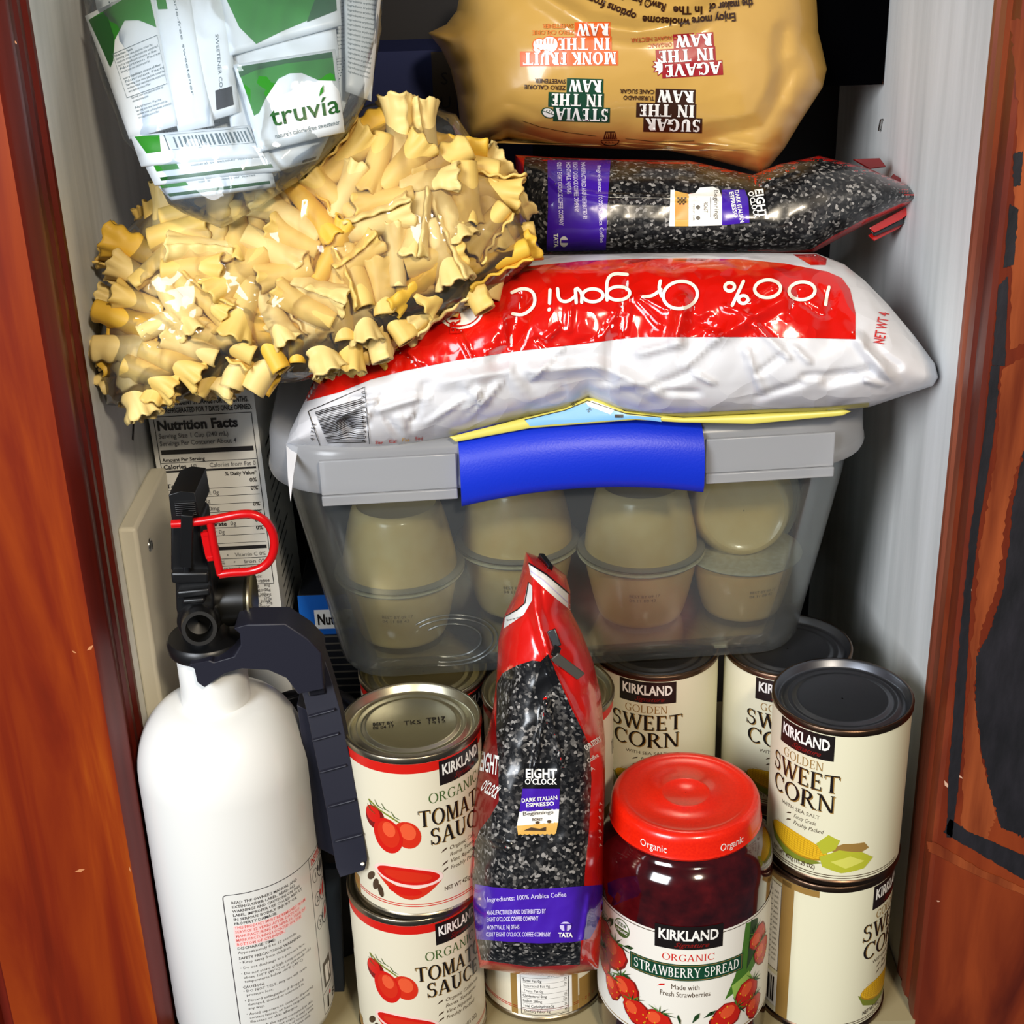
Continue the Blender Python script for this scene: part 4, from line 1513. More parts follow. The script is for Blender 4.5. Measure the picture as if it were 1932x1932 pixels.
fs += [tuple(range(k))[::-1], tuple(n * k + j for j in range(k))]
m.add(vs, fs, blue)
m.build('latch', t, smooth=50)['label'] = 'bright blue latch handle'
# thicker clear clips either side of the latch, and thin ring outlines low on the front
for x0, x1, zz in ((-.132, -.0625, 0), (.0665, .134, 0)):
    m = MB()
    for za, zb, yy in ((.1230, .142, .1098), (.1175, .1230, .1112)):
        vs = []
        for x in (x0, x1):
            vs += [bl(x, -yy + .0022, za), bl(x, -yy, za), bl(x, -yy, zb), bl(x, -yy + .0022, zb)]
        m.add(vs, [(0, 1, 2, 3), (7, 6, 5, 4), (0, 4, 5, 1), (1, 5, 6, 2), (2, 6, 7, 3), (3, 7, 4, 0)], lid_clear)
    m.build('rim_clip', t, bevel=.0006)
m = MB()
for rx, rz in ((.026, .017), (.0235, .0145), (.017, .011)):
    m.tube([bl(-.070 + rx * math.cos(a), -.0922 - .1 * (.022 + rz * math.sin(a) - .012), .024 + rz * math.sin(a)) for a in np.linspace(-.6 * PI, .75 * PI, 40)], .0005, bin_clear, 6)
m.build('ring_outline', t, smooth=60)

# ---- cups of apple sauce inside the bin
sauce = ramp_mat('apple_sauce_cup', [(.3, (232, 198, 122)), (.7, (242, 214, 148))], 60, rough=.28, coat=.35, spec=.4)
sauce2 = ramp_mat('apple_sauce_cup_warm', [(.3, (232, 186, 112)), (.7, (240, 202, 132))], 60, rough=.28, coat=.35, spec=.4)
rimm = film_mat('cup_rim_plastic', (240, 240, 230), .55, (226, 220, 196), 1.0, rough=.15)
foil = ramp_mat('cup_foil', [(.3, (206, 198, 160)), (.7, (226, 220, 190))], 300, rough=.35, bump=.1, bdist=.001)
k_date = mat('cup_date_ink', (150, 130, 88), rough=.5)


def make_cup(body):
    t = thing('apple_sauce_cup', '-', 'cup', (0, 0, 0))
    m = MB()
    m.lathe([(.0003, .0016), (.019, .0016), (.0225, .0), (.0245, .001), (.0258, .004), (.0285, .014), (.0318, .030), (.0326, .0375), (.0326, .0398), (.0003, .0398)], body, 56)
    P = Print()
    P.text('BEST BY 09 17', -9, 24, 2.0, k_date, w=17, layer=1); P.text('04 11 08 42', -9, 21, 2.0, k_date, w=15, layer=1)
    P.lay_on(m, lambda V, o: np.stack([np.sin(V[:, 0] / 30) * (.0304 + (V[:, 1] - 22) * .0002 + .0003), -np.cos(V[:, 0] / 30) * (.0304 + (V[:, 1] - 22) * .0002 + .0003), V[:, 1] / 1000], 1), 3)
    m.build('cup_body', t, smooth=50)
    m = MB(); m.lathe([(.0327, .0385), (.0362, .0388), (.0368, .0395), (.0362, .0404), (.0327, .0404)], rimm, 56); m.build('rim', t, smooth=60)
    m = MB(); m.lathe([(.0003, .0407), (.034, .0407), (.0368, .0405), (.0372, .0401)], foil, 56); m.build('foil_lid', t, smooth=60)
    return t


c1 = make_cup(sauce)
c2 = make_cup(sauce2)
CG = 'apple sauce cups in the bin'


def cup(proto, first, x, y, z, label, rot=(0, 0, 0), s=1.0):
    o = proto if first else dup(proto, (0, 0, 0))
    o.location = tuple(bl(x, y, z))
    o.rotation_euler = rot
    o.scale = (s, s, s)
    o['label'] = label
    o['group'] = CG
    return o


zb = .0055
cup(c1, True, -.0965, -.044, zb, 'apple sauce cup upright on the bin floor at its left end')
cup(c1, False, -.0960, -.045, zb + .0825, 'apple sauce cup upside down on the leftmost cup in the bin', (PI, 0, .2))
cup(c1, False, -.0265, -.018, zb, 'apple sauce cup upright on the bin floor, second from left, behind the coffee bag')
cup(c1, False, -.0265, -.018, zb + .0825, 'apple sauce cup upside down, second from left, above the tip of the coffee bag', (PI, 0, .5))
cup(c2, True, .0440, -.038, zb, 'apple sauce cup upright on the bin floor just right of the coffee bag')
cup(c1, False, .0440, -.038, zb + .0825, 'apple sauce cup upside down just right of the coffee bag tip, third from left', (PI, 0, -.5))
cup(c2, False, .1040, -.040, zb, 'apple sauce cup with crinkled foil lid showing, at the right end of the bin floor', (0, 0, .3), .92)
cup(c1, False, .1015, -.0500, zb + .0660, 'apple sauce cup tipped on its side, round base facing out, top right in the bin', (math.radians(-104), math.radians(-10), 0), 1.02)
# ================================================================== bags
def ramp_gloss(name, c, rough, coat, bump, dist=.004):
    m_ = mat(name, c, rough=rough, coat=coat)
    nt = m_.node_tree
    p = nt.nodes['Principled BSDF']
    add_bump(nt, p, bump[0], bump[1], bump[2], dist=dist)
    return m_


beans = ramp_mat('coffee_bean_print', [(.1, (12, 12, 14)), (.5, (26, 26, 28)), (.74, (50, 49, 49)), (.88, (92, 89, 86)), (.98, (150, 146, 142))], 680, kind='voronoi', rough=.28, coat=.25)
bag_red = ramp_gloss('coffee_bag_red', (206, 24, 18), .24, .5, (26, .5, 'noise'))
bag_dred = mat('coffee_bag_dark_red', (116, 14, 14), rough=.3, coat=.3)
bag_purple = ramp_gloss('coffee_bag_purple', (64, 26, 160), .24, .5, (26, .35, 'noise'))
lilac = mat('print_lilac', (206, 196, 236), rough=.3)
bag_black = mat('coffee_bag_black', (14, 14, 16), rough=.24, coat=.5)
gold = mat('print_gold', (216, 168, 84), rough=.35)
tin_tie = mat('black_tie', (16, 16, 16), rough=.3, coat=.4)

# ---- upright coffee bag
out = [(992, 1041), (1016, 1050), (1044, 1066), (1068, 1086), (1076, 1115), (1076, 1150), (1096, 1190), (1118, 1245), (1134, 1310), (1142, 1400), (1141, 1500), (1138, 1600), (1137, 1690), (1134, 1760), (1129, 1828),
       (1060, 1843), (985, 1839), (905, 1826), (897, 1770), (892, 1700), (889, 1650), (893, 1600), (888, 1560), (893, 1490), (905, 1430), (930, 1340), (937, 1280), (940, 1210), (952, 1160), (972, 1120), (984, 1080)]
CB = Pillow(out, .797, .044, 62, back=.005, e=.55, gy=3.0e-5, noise=[(.0018, 34, 3, False), (.0010, 20, 8, True)],
            ridges=[([(1000, 1060), (1010, 1150), (1034, 1235)], 16, .004), ([(1034, 1235), (1050, 1280), (1104, 1388)], 14, .004), ([(1030, 1325), (1008, 1450)], 8, .003), ([(1030, 1325), (1060, 1440)], 8, .003),
                    ([(900, 1575), (960, 1600)], 10, .003), ([(1113, 1690), (1090, 1826)], 8, .003)], p=4)
t = thing('coffee_bag', 'upright coffee bag with folded red top and purple band, in front of the plastic bin', 'coffee bag', tuple(CB.put([[1010, 1828]], np.array([0.0]))[0]), 'bags of ground coffee')
m = MB()
CB.mesh(m, bag_red, 170, 70)
P = Print(True)
BK = [(937, 1290), (948, 1270), (976, 1255), (1004, 1246), (1020, 1248), (1034, 1234), (1046, 1262), (1062, 1300), (1080, 1340), (1098, 1376), (1112, 1406), (1116, 1470), (1112, 1560), (1104, 1640), (1098, 1740), (1094, 1820), (1000, 1824), (908, 1811), (899, 1770), (892, 1700), (890, 1652), (895, 1590), (905, 1566), (925, 1540), (941, 1512), (940, 1440), (936, 1380)]
P.poly(BK, beans, 1)
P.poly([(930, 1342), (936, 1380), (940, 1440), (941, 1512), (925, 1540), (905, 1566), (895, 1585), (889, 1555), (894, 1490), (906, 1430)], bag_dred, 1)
P.poly([(1034, 1234), (1044, 1256), (1056, 1288), (1036, 1300), (1018, 1330), (1010, 1300), (1018, 1262)], bag_black, 2)
PB = [(896, 1668), (930, 1674), (980, 1678), (1040, 1676), (1100, 1672), (1137, 1669), (1137, 1715), (1124, 1752), (1113, 1771), (1080, 1778), (1017, 1780), (960, 1777), (899, 1772), (896, 1740), (893, 1700)]
P.poly(PB, bag_purple, 2)
P.text('Ingredients: 100% Arabica Coffee', 919, 1702, 8.5, lilac, w=150, rot=4, bold=.01)
for s, x, y, w, r in (('MANUFACTURED AND DISTRIBUTED BY', 918, 1726, 112, 1.5), ('EIGHT O\'CLOCK COFFEE COMPANY', 918, 1739, 98, 1.5), ('MONTVALE, NJ 07645', 918, 1754, 62, 1), ('\u00a92017 EIGHT O\'CLOCK COFFEE COMPANY', 917, 1767, 122, 0)):
    P.text(s, x, y, 8, lilac, w=w, rot=r, bold=.02)
P.ell(1067, 1748, 11, 9, lilac, 3); P.poly([(1064, 1743), (1070, 1743), (1069, 1757), (1065, 1757)], bag_purple, 4); P.rect(1057, 1743, 1077, 1745.5, bag_purple, 4)
P.text('TATA', 1067, 1768, 8, k_white, w=27, align='c', bold=.04)
# front sticker print
P.poly([(990, 1440), (1057, 1440), (1056, 1488), (986, 1488)], bag_black, 2)
P.text('EIGHT', 991, 1468, 17, k_white, w=60, bold=.03); P.text('O\'CLOCK', 990, 1480, 10.5, k_white, w=61, bold=.02)
P.poly([(986, 1488), (1056, 1488), (1055, 1527), (980, 1532)], bag_purple, 2)
P.text('DARK ITALIAN', 984, 1514, 7, k_white, w=68, rot=5, bold=.02); P.text('ESPRESSO', 992, 1523, 7, k_white, w=54, rot=4, bold=.02)
P.poly([(980, 1531), (1055, 1526), (1053, 1552), (975, 1558)], k_white, 2)
P.text('Beginnings', 986, 1539, 6.5, k_grey, w=58, rot=4, bold=.01); P.text('ROAST', 1004, 1549, 5, k_brown, w=20, rot=2, bold=.02)
P.ell(1014, 1552, 4, 3, k_brown, 3); P.ell(1036, 1550, 4, 3, k_brown, 3)
zz = [(975, 1558), (1053, 1551), (1049, 1572)] + [(1049 - i * 4.2, 1573 + (i % 2) * 2.2 + i * .05) for i in range(1, 18)]
P.poly(zz, gold, 2); P.poly([(988, 1567), (1002, 1561), (1018, 1564), (1030, 1560), (1030, 1568)], k_brown, 3)
# white and black stripe across the folded top
P.poly([(997, 1064), (1030, 1085), (1058, 1108), (1076, 1124), (1076, 1151), (1050, 1130), (1020, 1104), (1001, 1085)], k_white, 1); P.line([(997, 1062), (1032, 1084), (1060, 1108), (1076, 1122)], 2.5, k_black, 2); P.line([(1000, 1077), (1024, 1094), (1058, 1124), (1076, 1141)], 1.6, lilac, 2)
P.poly([(996, 1098), (1004, 1106), (1004, 1132), (988, 1160), (950, 1186), (953, 1162), (976, 1152), (988, 1140)], k_white, 1); P.line([(997, 1098), (990, 1138), (976, 1150), (952, 1164)], 2, k_black, 2)
P.text('Best by date', 956, 1172, 3.2, k_brown, w=28, rot=14)
# lettering on the side gussets
P.text('EIGHT', 904, 1452, 34, k_white, w=36, rot=-16, shear=-.2, bold=.02); P.text('O\'CLOCK', 905, 1490, 22, k_white, w=34, rot=-30, bold=.02)
P.text('OUR STORY', 1106, 1416, 9.5, k_white, w=36, rot=32, bold=.04); P.text('Coffee', 1110, 1440, 8, k_white, w=24, rot=32, bold=.01); P.text('A', 1116, 1456, 8, k_white, rot=30)
for i, s in enumerate('ABEVRYA'):
    P.text(s, 1131, 1520 + i * 13, 6, k_pink, rot=20, bold=.01)
P.lay_on(m, CB.on, 4, gap=.0005)
m.build('bag_body', t, smooth=180, weld=1e-6)
# folded top crest and the bent black tie
m = MB()
a = CB.on([[1040, 1188], [1052, 1220], [1046, 1238], [1076, 1262], [1096, 1276]], np.full(5, .004))
m.bar(a[0], a[1], .0042, .0016, tin_tie); m.bar(a[1], a[2], .004, .0016, tin_tie); m.bar(a[2], a[4], .0050, .0014, mat('tie_grey', (78, 76, 70), rough=.3))
m.build('tin_tie', t, bevel=.0004)
m = MB()
a = CB.on([[1020, 1050], [1038, 1074]], np.full(2, .001)); m.bar(a[0], a[1], .004, .003, tin_tie)
m.build('tie_end', t, bevel=.0004)

# ---- coffee bag lying on its side
out2 = [(972, 292), (1040, 297), (1140, 300), (1300, 303), (1420, 330), (1470, 310), (1545, 294), (1640, 318), (1720, 352), (1748, 373), (1700, 392), (1640, 420), (1580, 452), (1535, 476), (1400, 480), (1200, 482), (1030, 484), (1005, 470), (984, 420), (974, 350)]
CB2 = Pillow(out2, .822, .038, 64, back=.04, e=.5, noise=[(.0012, 40, 13, False), (.0006, 24, 14, True)], ridges=[([(1010, 310), (1060, 360), (1150, 372), (1280, 374), (1370, 372)], 9, .003), ([(1440, 342), (1545, 296)], 12, .004), ([(1545, 296), (1748, 373)], 12, .002)], p=4, axis='x')
t = thing('coffee_bag', 'coffee bag lying on its side under the tan bag, on the red and white bag', 'coffee bag', tuple(CB2.put([[1250, 480]], np.array([0.0]))[0]), 'bags of ground coffee')
m = MB()
CB2.mesh(m, bag_red, 150, 60)
P = Print(True)
P.poly([(990, 296), (1040, 298), (1140, 301), (1300, 304), (1420, 331), (1470, 311), (1545, 295), (1640, 319), (1720, 353), (1746, 373), (1700, 384), (1630, 414), (1570, 446), (1530, 471), (1400, 478), (1200, 479), (1030, 480), (1008, 460), (992, 410), (986, 350)], beans, 1)
P.poly([(1033, 302), (1152, 302), (1146, 390), (1143, 472), (1031, 474), (1034, 390)], bag_purple, 2)
P.text('Ingredients: 100% Arabica Coffee', 1127, 312, 7.5, lilac, w=146, rot=-88, bold=.01)
for s, x, w in (('MANUFACTURED AND DISTRIBUTED BY', 1096, 108), ('EIGHT O\'CLOCK COFFEE COMPANY', 1081, 94), ('MONTVALE, NJ 07645', 1068, 60), ('\u00a92017 EIGHT O\'CLOCK COFFEE COMPANY', 1051, 120)):
    P.text(s, x, 306, 8, lilac, w=w, rot=-88, bold=.02)
P.ell(1064, 456, 8, 10, k_white, 3); P.rect(1059, 453, 1073, 458, bag_purple, 4); P.text('TATA', 1045, 441, 7.5, k_white, w=26, rot=-89, bold=.04)
# printed sticker
P.poly([(1265, 358), (1273, 358), (1273, 427), (1263, 427)] , k_white, 2)
P.poly([(1273, 360), (1300, 366), (1299, 427), (1273, 427)], gold, 2); P.rect(1274, 384, 1298, 414, mat('print_orange', (232, 138, 50), rough=.35), 3)
for i in range(4):
    for j in range(5):
        if (i + j) % 2 == 0:
            P.rect(1278 + j * 3.4, 372 + i * 3.6, 1281.4 + j * 3.4, 375.6 + i * 3.6, k_brown, 4)
P.poly([(1299, 366), (1312, 364), (1320, 354), (1345, 352), (1357, 358), (1362, 372), (1362, 425), (1299, 427)], k_white, 2)
P.text('Beginnings', 1347, 358, 8, k_grey, w=56, rot=-88); P.text('ROAST', 1328, 381, 7, k_brown, w=20, rot=-90, bold=.02); P.ell(1317, 391, 4, 4, k_black, 3); P.ell(1317, 411, 4, 4, k_black, 3)
P.text('MEDIUM', 1307, 386, 4, k_grey, w=16, rot=-90); P.text('DARK', 1307, 406, 4, k_grey, w=10, rot=-90); P.rect(1340, 372, 1341, 410, k_grey, 3)
P.poly([(1362, 358), (1405, 358), (1412, 376), (1414, 420), (1362, 425)], bag_purple, 2)
P.text('DARK ITALIAN', 1386, 359, 7.5, k_white, w=62, rot=-80, bold=.02); P.text('ESPRESSO', 1376, 362, 7.5, k_white, w=50, rot=-80, bold=.02)
P.poly([(1406, 356), (1442, 352), (1452, 412), (1414, 420), (1412, 376)], bag_black, 2)
P.text('EIGHT', 1424, 357, 15, k_white, w=56, rot=-82, bold=.03); P.text('O\'CLOCK', 1411, 362, 10, k_white, w=52, rot=-76, bold=.02)
P.lay_on(m, CB2.on, 5, gap=.0003)
m.build('bag_body', t, smooth=180, weld=1e-6)
# crimped end folds: layered red and black foil edges
m = MB()
for dx, dy, dz, mt in ((0, 10, .006, bag_red), (6, 16, .011, bag_black), (-4, 24, .015, bag_red)):
    pts = [(1738 + dx, 372 + dy * .3), (1690 + dx, 392 + dy), (1640 + dx * .5, 420 + dy), (1650, 428 + dy * 1.1), (1700 + dx, 402 + dy * 1.2), (1744 + dx, 378 + dy * .3)]
    q = [deep(px, py, .812 + dz) for px, py in pts]
    m.prism(q, tuple(_F * .0015), mt)
m.prism([deep(px, py, .835) for px, py in ((1610, 300), (1660, 298), (1672, 314), (1640, 318))], tuple(_F * .002), bag_dred)
m.prism([deep(px, py, .828) for px, py in ((1686, 328), (1730, 356), (1716, 356), (1680, 336))], tuple(_F * .002), bag_dred)
m.build('crimped_end', t, bevel=.0003)

# ---- red and white bag lying on the bin
out3 = [(540, 838), (548, 812), (572, 762), (600, 705), (640, 660), (720, 600), (850, 540), (960, 500), (1020, 482), (1200, 478), (1400, 477), (1540, 478), (1592, 498), (1630, 528), (1676, 575), (1724, 632), (1764, 686), (1771, 712), (1760, 728),
        (1700, 748), (1640, 768), (1560, 776), (1420, 782), (1300, 789), (1230, 786), (1170, 776), (1110, 752), (1070, 772), (1000, 786), (900, 812), (820, 832), (740, 846), (660, 852), (600, 846)]
RBW = []
_q = np.random.default_rng(77)
for _i in range(34):
    _x = _q.uniform(620, 1680)
    _y = np.interp(_x, [600, 1000, 1300, 1700], [800, 735, 715, 690]) + _q.normal() * 30
    _a = _q.uniform(-1.3, 1.3)
    _l = _q.uniform(18, 46)
    RBW.append(([(_x - _l * math.cos(_a), _y - _l * math.sin(_a)), (_x + _l * math.cos(_a), _y + _l * math.sin(_a))], _q.uniform(7, 13), _q.choice([-.0034, .0038])))
for _i in range(26):
    _x = _q.uniform(700, 1600)
    _y = np.interp(_x, [700, 1000, 1600], [690, 620, 590]) + _q.normal() * 24
    _a = _q.uniform(-1.5, 1.5)
    _l = _q.uniform(12, 34)
    RBW.append(([(_x - _l * math.cos(_a), _y - _l * math.sin(_a)), (_x + _l * math.cos(_a), _y + _l * math.sin(_a))], _q.uniform(6, 11), _q.choice([-.0016, .0022])))
RB = Pillow(out3, .778, .046, 120, back=.022, gx=-1.3e-5, e=.5, noise=[(.0032, 70, 23, True), (.0012, 36, 24, True)], p=4, axis='x',
            ridges=[([(985, 560), (965, 640), (940, 680)], 26, -.006), ([(1290, 570), (1275, 640)], 22, .006), ([(1000, 700), (1130, 690), (1240, 740)], 22, .006), ([(840, 720), (960, 700), (1000, 760)], 20, .005), ([(1350, 640), (1480, 560)], 22, .004), ([(1620, 640), (1700, 740)], 18, .006), ([(1160, 640), (1140, 760)], 18, -.005), ([(1560, 720), (1640, 700)], 16, -.004)] + RBW)
t = thing('red_white_bag', 'shiny red and white bag with upside down handwriting, lying on the plastic bin lid', 'food bag', tuple(RB.put([[1150, 780]], np.array([0.0]))[0]))
rb_w = ramp_gloss('bag_white_film', (212, 212, 216), .32, .2, (38, .55, 'voronoi'), dist=.003)
rb_r = ramp_gloss('bag_red_film', (206, 18, 8), .16, .8, (46, .75, 'voronoi'), dist=.004)
rb_y = mat('bag_yellow_print', (206, 196, 92), rough=.35)
rb_b = mat('bag_blue_print', (120, 176, 220), rough=.35)
m = MB()
RB.mesh(m, rb_w, 210, 90)
P = Print(True)
RED = [(574, 758), (590, 722), (604, 702), (644, 660), (724, 602), (852, 544), (962, 506), (1020, 500), (1100, 492), (1200, 488), (1300, 487), (1400, 489), (1480, 497), (1560, 512), (1588, 524), (1604, 546), (1614, 590), (1614, 640), (1540, 638), (1440, 636), (1300, 636), (1200, 636), (1090, 650), (980, 662), (860, 680), (760, 700), (700, 716), (640, 740)]
P.poly(RED, rb_r, 1)
P.poly([(1496, 480), (1540, 479), (1560, 488), (1558, 500), (1530, 500)], rb_r, 1)
# handwritten white lettering, upside down: written in its own frame, then turned half round
wl = mat('print_warm_white', (244, 238, 222), rough=.3)


def hand(strokes, ox, oy, sx, sy, rot, wd):
    c_, s_ = math.cos(math.radians(rot)), math.sin(math.radians(rot))
    for st in strokes:
        A = np.array(st, float)
        if len(A) > 2:
            # round the corners
            for _ in range(2):
                Q = [A[0]]
                for a, b in zip(A[:-1], A[1:]):
                    Q += [a * .75 + b * .25, a * .25 + b * .75]
                Q.append(A[-1])
                A = np.array(Q)
        x, y = A[:, 0] * sx, A[:, 1] * sy
        X = ox + c_ * x - s_ * y
        Y = oy - (s_ * x + c_ * y)
        P.line(list(zip(X, Y)), wd, wl, 3, caps=True)


def circ(cx, cy, r, ry=None, a0=100, a1=470, n=16):
    ry = ry or r
    return [(cx + r * math.cos(math.radians(a0 + (a1 - a0) * i / n)), cy + ry * math.sin(math.radians(a0 + (a1 - a0) * i / n))) for i in range(n + 1)]


G1 = [[(.1, 0), (.2, .5), (.26, 1)]]
G0 = [circ(.5, .5, .5, .5)]
GP = [circ(.18, .78, .17, .17), [(.1, 0), (.6, .98)], circ(.62, .18, .18, .18)]
GO = [circ(.55, .55, .55, .62)]
Gr = [[(0, .62), (.05, .3), (0, 0)], [(0, .35), (.2, .6), (.42, .6)]]
Gg = [circ(.28, .34, .28, .28, 20, 380), [(.56, .6), (.56, -.2), (.4, -.5), (.05, -.42)]]
Ga = [circ(.28, .3, .28, .28, 20, 380), [(.58, .6), (.57, .2), (.7, 0)]]
Gn = [[(0, .6), (.03, 0)], [(.02, .3), (.22, .6), (.42, .5), (.45, 0)]]
Gi = [[(.06, .6), (.06, 0)], [(.05, .86), (.08, .9)]]
Gc = [[(.75, .95), (.4, 1.0), (.05, .6), (.1, .1), (.45, -.05), (.8, .15)]]
for g, x, y, sx, sy, r in ((G1, 1570, 541, 60, 32, 186), (G0, 1537, 530, 50, 34, 184), (G0, 1472, 526, 50, 34, 184), (GP, 1408, 530, 52, 44, 186), (GO, 1312, 528, 60, 42, 190), (Gr, 1246, 530, 84, 46, 184), (Gg, 1188, 537, 78, 46, 182),
                           (Ga, 1138, 544, 70, 44, 180), (Gn, 1088, 546, 80, 42, 178), (Gi, 1040, 547, 40, 42, 178), (Gc, 1014, 546, 60, 50, 178)):
    hand(g, x, y, sx, sy, r, 6.2)
# round seals along the red edge
for cx, cy, r, a, b, rt in ((868, 582, 45, 'FAT', 'FREE', 192), (764, 606, 44, 'GLUTEN', 'FREE', 100), (652, 648, 38, '99%', 'CALORIES', 100)):
    P.ell(cx, cy, r, r * .86, wl, 2, n=40); P.ell(cx, cy, r * .88, r * .75, rb_r, 3, n=40); P.ell(cx, cy, r * .83, r * .70, wl, 4, n=40)
    d = (math.cos(math.radians(rt)), -math.sin(math.radians(rt)))
    P.text(a, cx, cy - 4 if rt > 150 else cy, r * .42, rb_r, w=r * 1.1, rot=rt - 100 if rt > 150 else 80, align='c', bold=.03, layer=5)
    P.text(b, cx + (0 if rt > 150 else r * .55), cy + r * .5 if rt > 150 else cy, r * .42, rb_r, w=r * 1.1, rot=rt - 100 if rt > 150 else 80, align='c', bold=.03, layer=5)
# bar code, tilted and creased
k = np.random.default_rng(9)
P.line([(581, 776), (688, 730), (697, 838)], 1.3, k_black, 2); P.line([(581, 776), (604, 842)], 1.3, k_black, 2)
for i in range(23):
    t_ = i / 22.0
    x0, y0 = 594 + 24 * t_, 778 + 58 * t_
    x1, y1 = 682 + 8 * t_, 752 + 82 * t_
    wdt = float(k.choice([.7, 1.1, 1.7]))
    bend_ = -9 * math.sin(PI * min(1, max(0, (t_ - .3) / .7)))
    P.line([(x0, y0), (x0 * .7 + x1 * .3, y0 * .7 + y1 * .3 - 1), (x0 * .42 + x1 * .58, y0 * .42 + y1 * .58 + bend_), (x0 * .2 + x1 * .8, y0 * .2 + y1 * .8 + bend_ * .2), (x1, y1)], wdt, k_black, 2)
for i, s in enumerate('41752'):
    P.text(s, 592 + i * .6, 832 - i * 7, 7, k_black, rot=80, layer=2)
for i, s in enumerate('73511001990'):
    P.text(s, 690 - i * .1, 836 - i * 9.2, 7.5, k_black, rot=82, layer=2)
P.text('NET WT 4', 1668, 650, 20, k_red, w=60, rot=80, layer=2, bold=.01)
for i, cc in enumerate((k_red, k_red, gold, k_red)):
    P.text(('Ser', 'Cal', 'Fat', 'Sod')[i], 708 + i * 25, 838 - i * 2.4, 6, cc, w=15, layer=2, bold=.02)
# back panel print curling round under the lower edge
P.poly([(848, 824), (900, 811), (1000, 785), (1066, 771), (1104, 752), (1120, 753), (1178, 775), (1260, 781), (1420, 774), (1560, 768), (1640, 760), (1640, 768), (1560, 776), (1420, 782), (1300, 789), (1230, 786), (1170, 777), (1110, 755), (1070, 773), (1000, 787), (900, 813)], rb_y, 2)
P.lay_on(m, RB.on, 5, gap=.0005)
m.build('bag_body', t, smooth=180, weld=1e-6)
# nutrition panel on the underside, showing where the bag lifts off the latch
U = Pillow([(848, 824), (1000, 786), (1066, 770), (1108, 750), (1130, 752), (1180, 776), (1290, 788), (1420, 781), (1590, 772), (1606, 776), (1590, 784), (1420, 800), (1282, 797), (1200, 792), (1000, 808), (860, 834)], .766, .001, 12, back=.012, axis='x')
m = MB(); U.mesh(m, rb_y, 40, 8)
P = Print(True)
P.poly([(990, 792), (1066, 774), (1104, 760), (1150, 772), (1190, 784), (1246, 788), (1248, 796), (1200, 790), (1000, 804)], rb_b, 1); P.poly([(1104, 758), (1118, 756), (1160, 772), (1152, 782), (1110, 766)], k_white, 2)
P.line([(990, 792), (1066, 774), (1108, 756), (1180, 780), (1248, 787)], 1.5, k_black, 3)
P.text('9%', 1084, 768, 8, k_black, rot=60, layer=3); P.text('%', 1106, 772, 8, k_black, rot=-60, layer=3); P.rect(1160, 782, 1176, 788, k_black, 3)
P.lay_on(m, U.on, 8, gap=.0002)
m.build('back_panel', t, smooth=60, weld=1e-6)
m = MB(); m.prism([deep(px, py, zz_) for px, py, zz_ in ((540, 836, .782), (562, 843, .780), (553, 900, .760), (548, 946, .757), (543, 900, .760))], tuple(_F * .0015), rb_w)
m.build('seam_corner', t)

# ---- tan bag, upside down at the top
out4 = [(808, 62), (842, 46), (862, 20), (872, -40), (900, -90), (1200, -110), (1500, -90), (1545, -40), (1545, 60), (1560, 130), (1552, 165), (1532, 196), (1510, 230), (1480, 280), (1452, 314), (1436, 328), (1400, 316), (1340, 300), (1260, 284), (1180, 282), (1060, 276), (960, 262), (905, 270), (880, 268), (868, 230), (862, 180), (850, 130), (832, 92)]
TB = Pillow(out4, .850, .070, 170, back=.05, e=.55, noise=[(.0030, 110, 33, True), (.0012, 40, 34, True)], p=4,
            ridges=[([(1020, -10), (1110, 45), (1200, 60), (1300, 40), (1400, -20)], 26, .006), ([(880, 270), (960, 222), (1000, 238)], 26, .006), ([(1330, 262), (1440, 240), (1500, 130)], 30, -.006), ([(1360, 280), (1460, 300)], 20, .006), ([(870, 60), (900, 180), (890, 260)], 26, .004), ([(1480, 60), (1470, 180)], 26, -.005)])
t = thing('tan_bag', 'big tan plastic bag with four upside down stencil logos, at the top in the middle', 'food bag', tuple(TB.put([[1200, 290]], np.array([0.0]))[0]))
tan = ramp_gloss('tan_film', (192, 152, 78), .30, .35, (16, .45, 'noise'), dist=.004)
m = MB(); TB.mesh(m, tan, 110, 110)
P = Print(True)
kb = mat('print_dark_brown', (52, 26, 14), rough=.4)


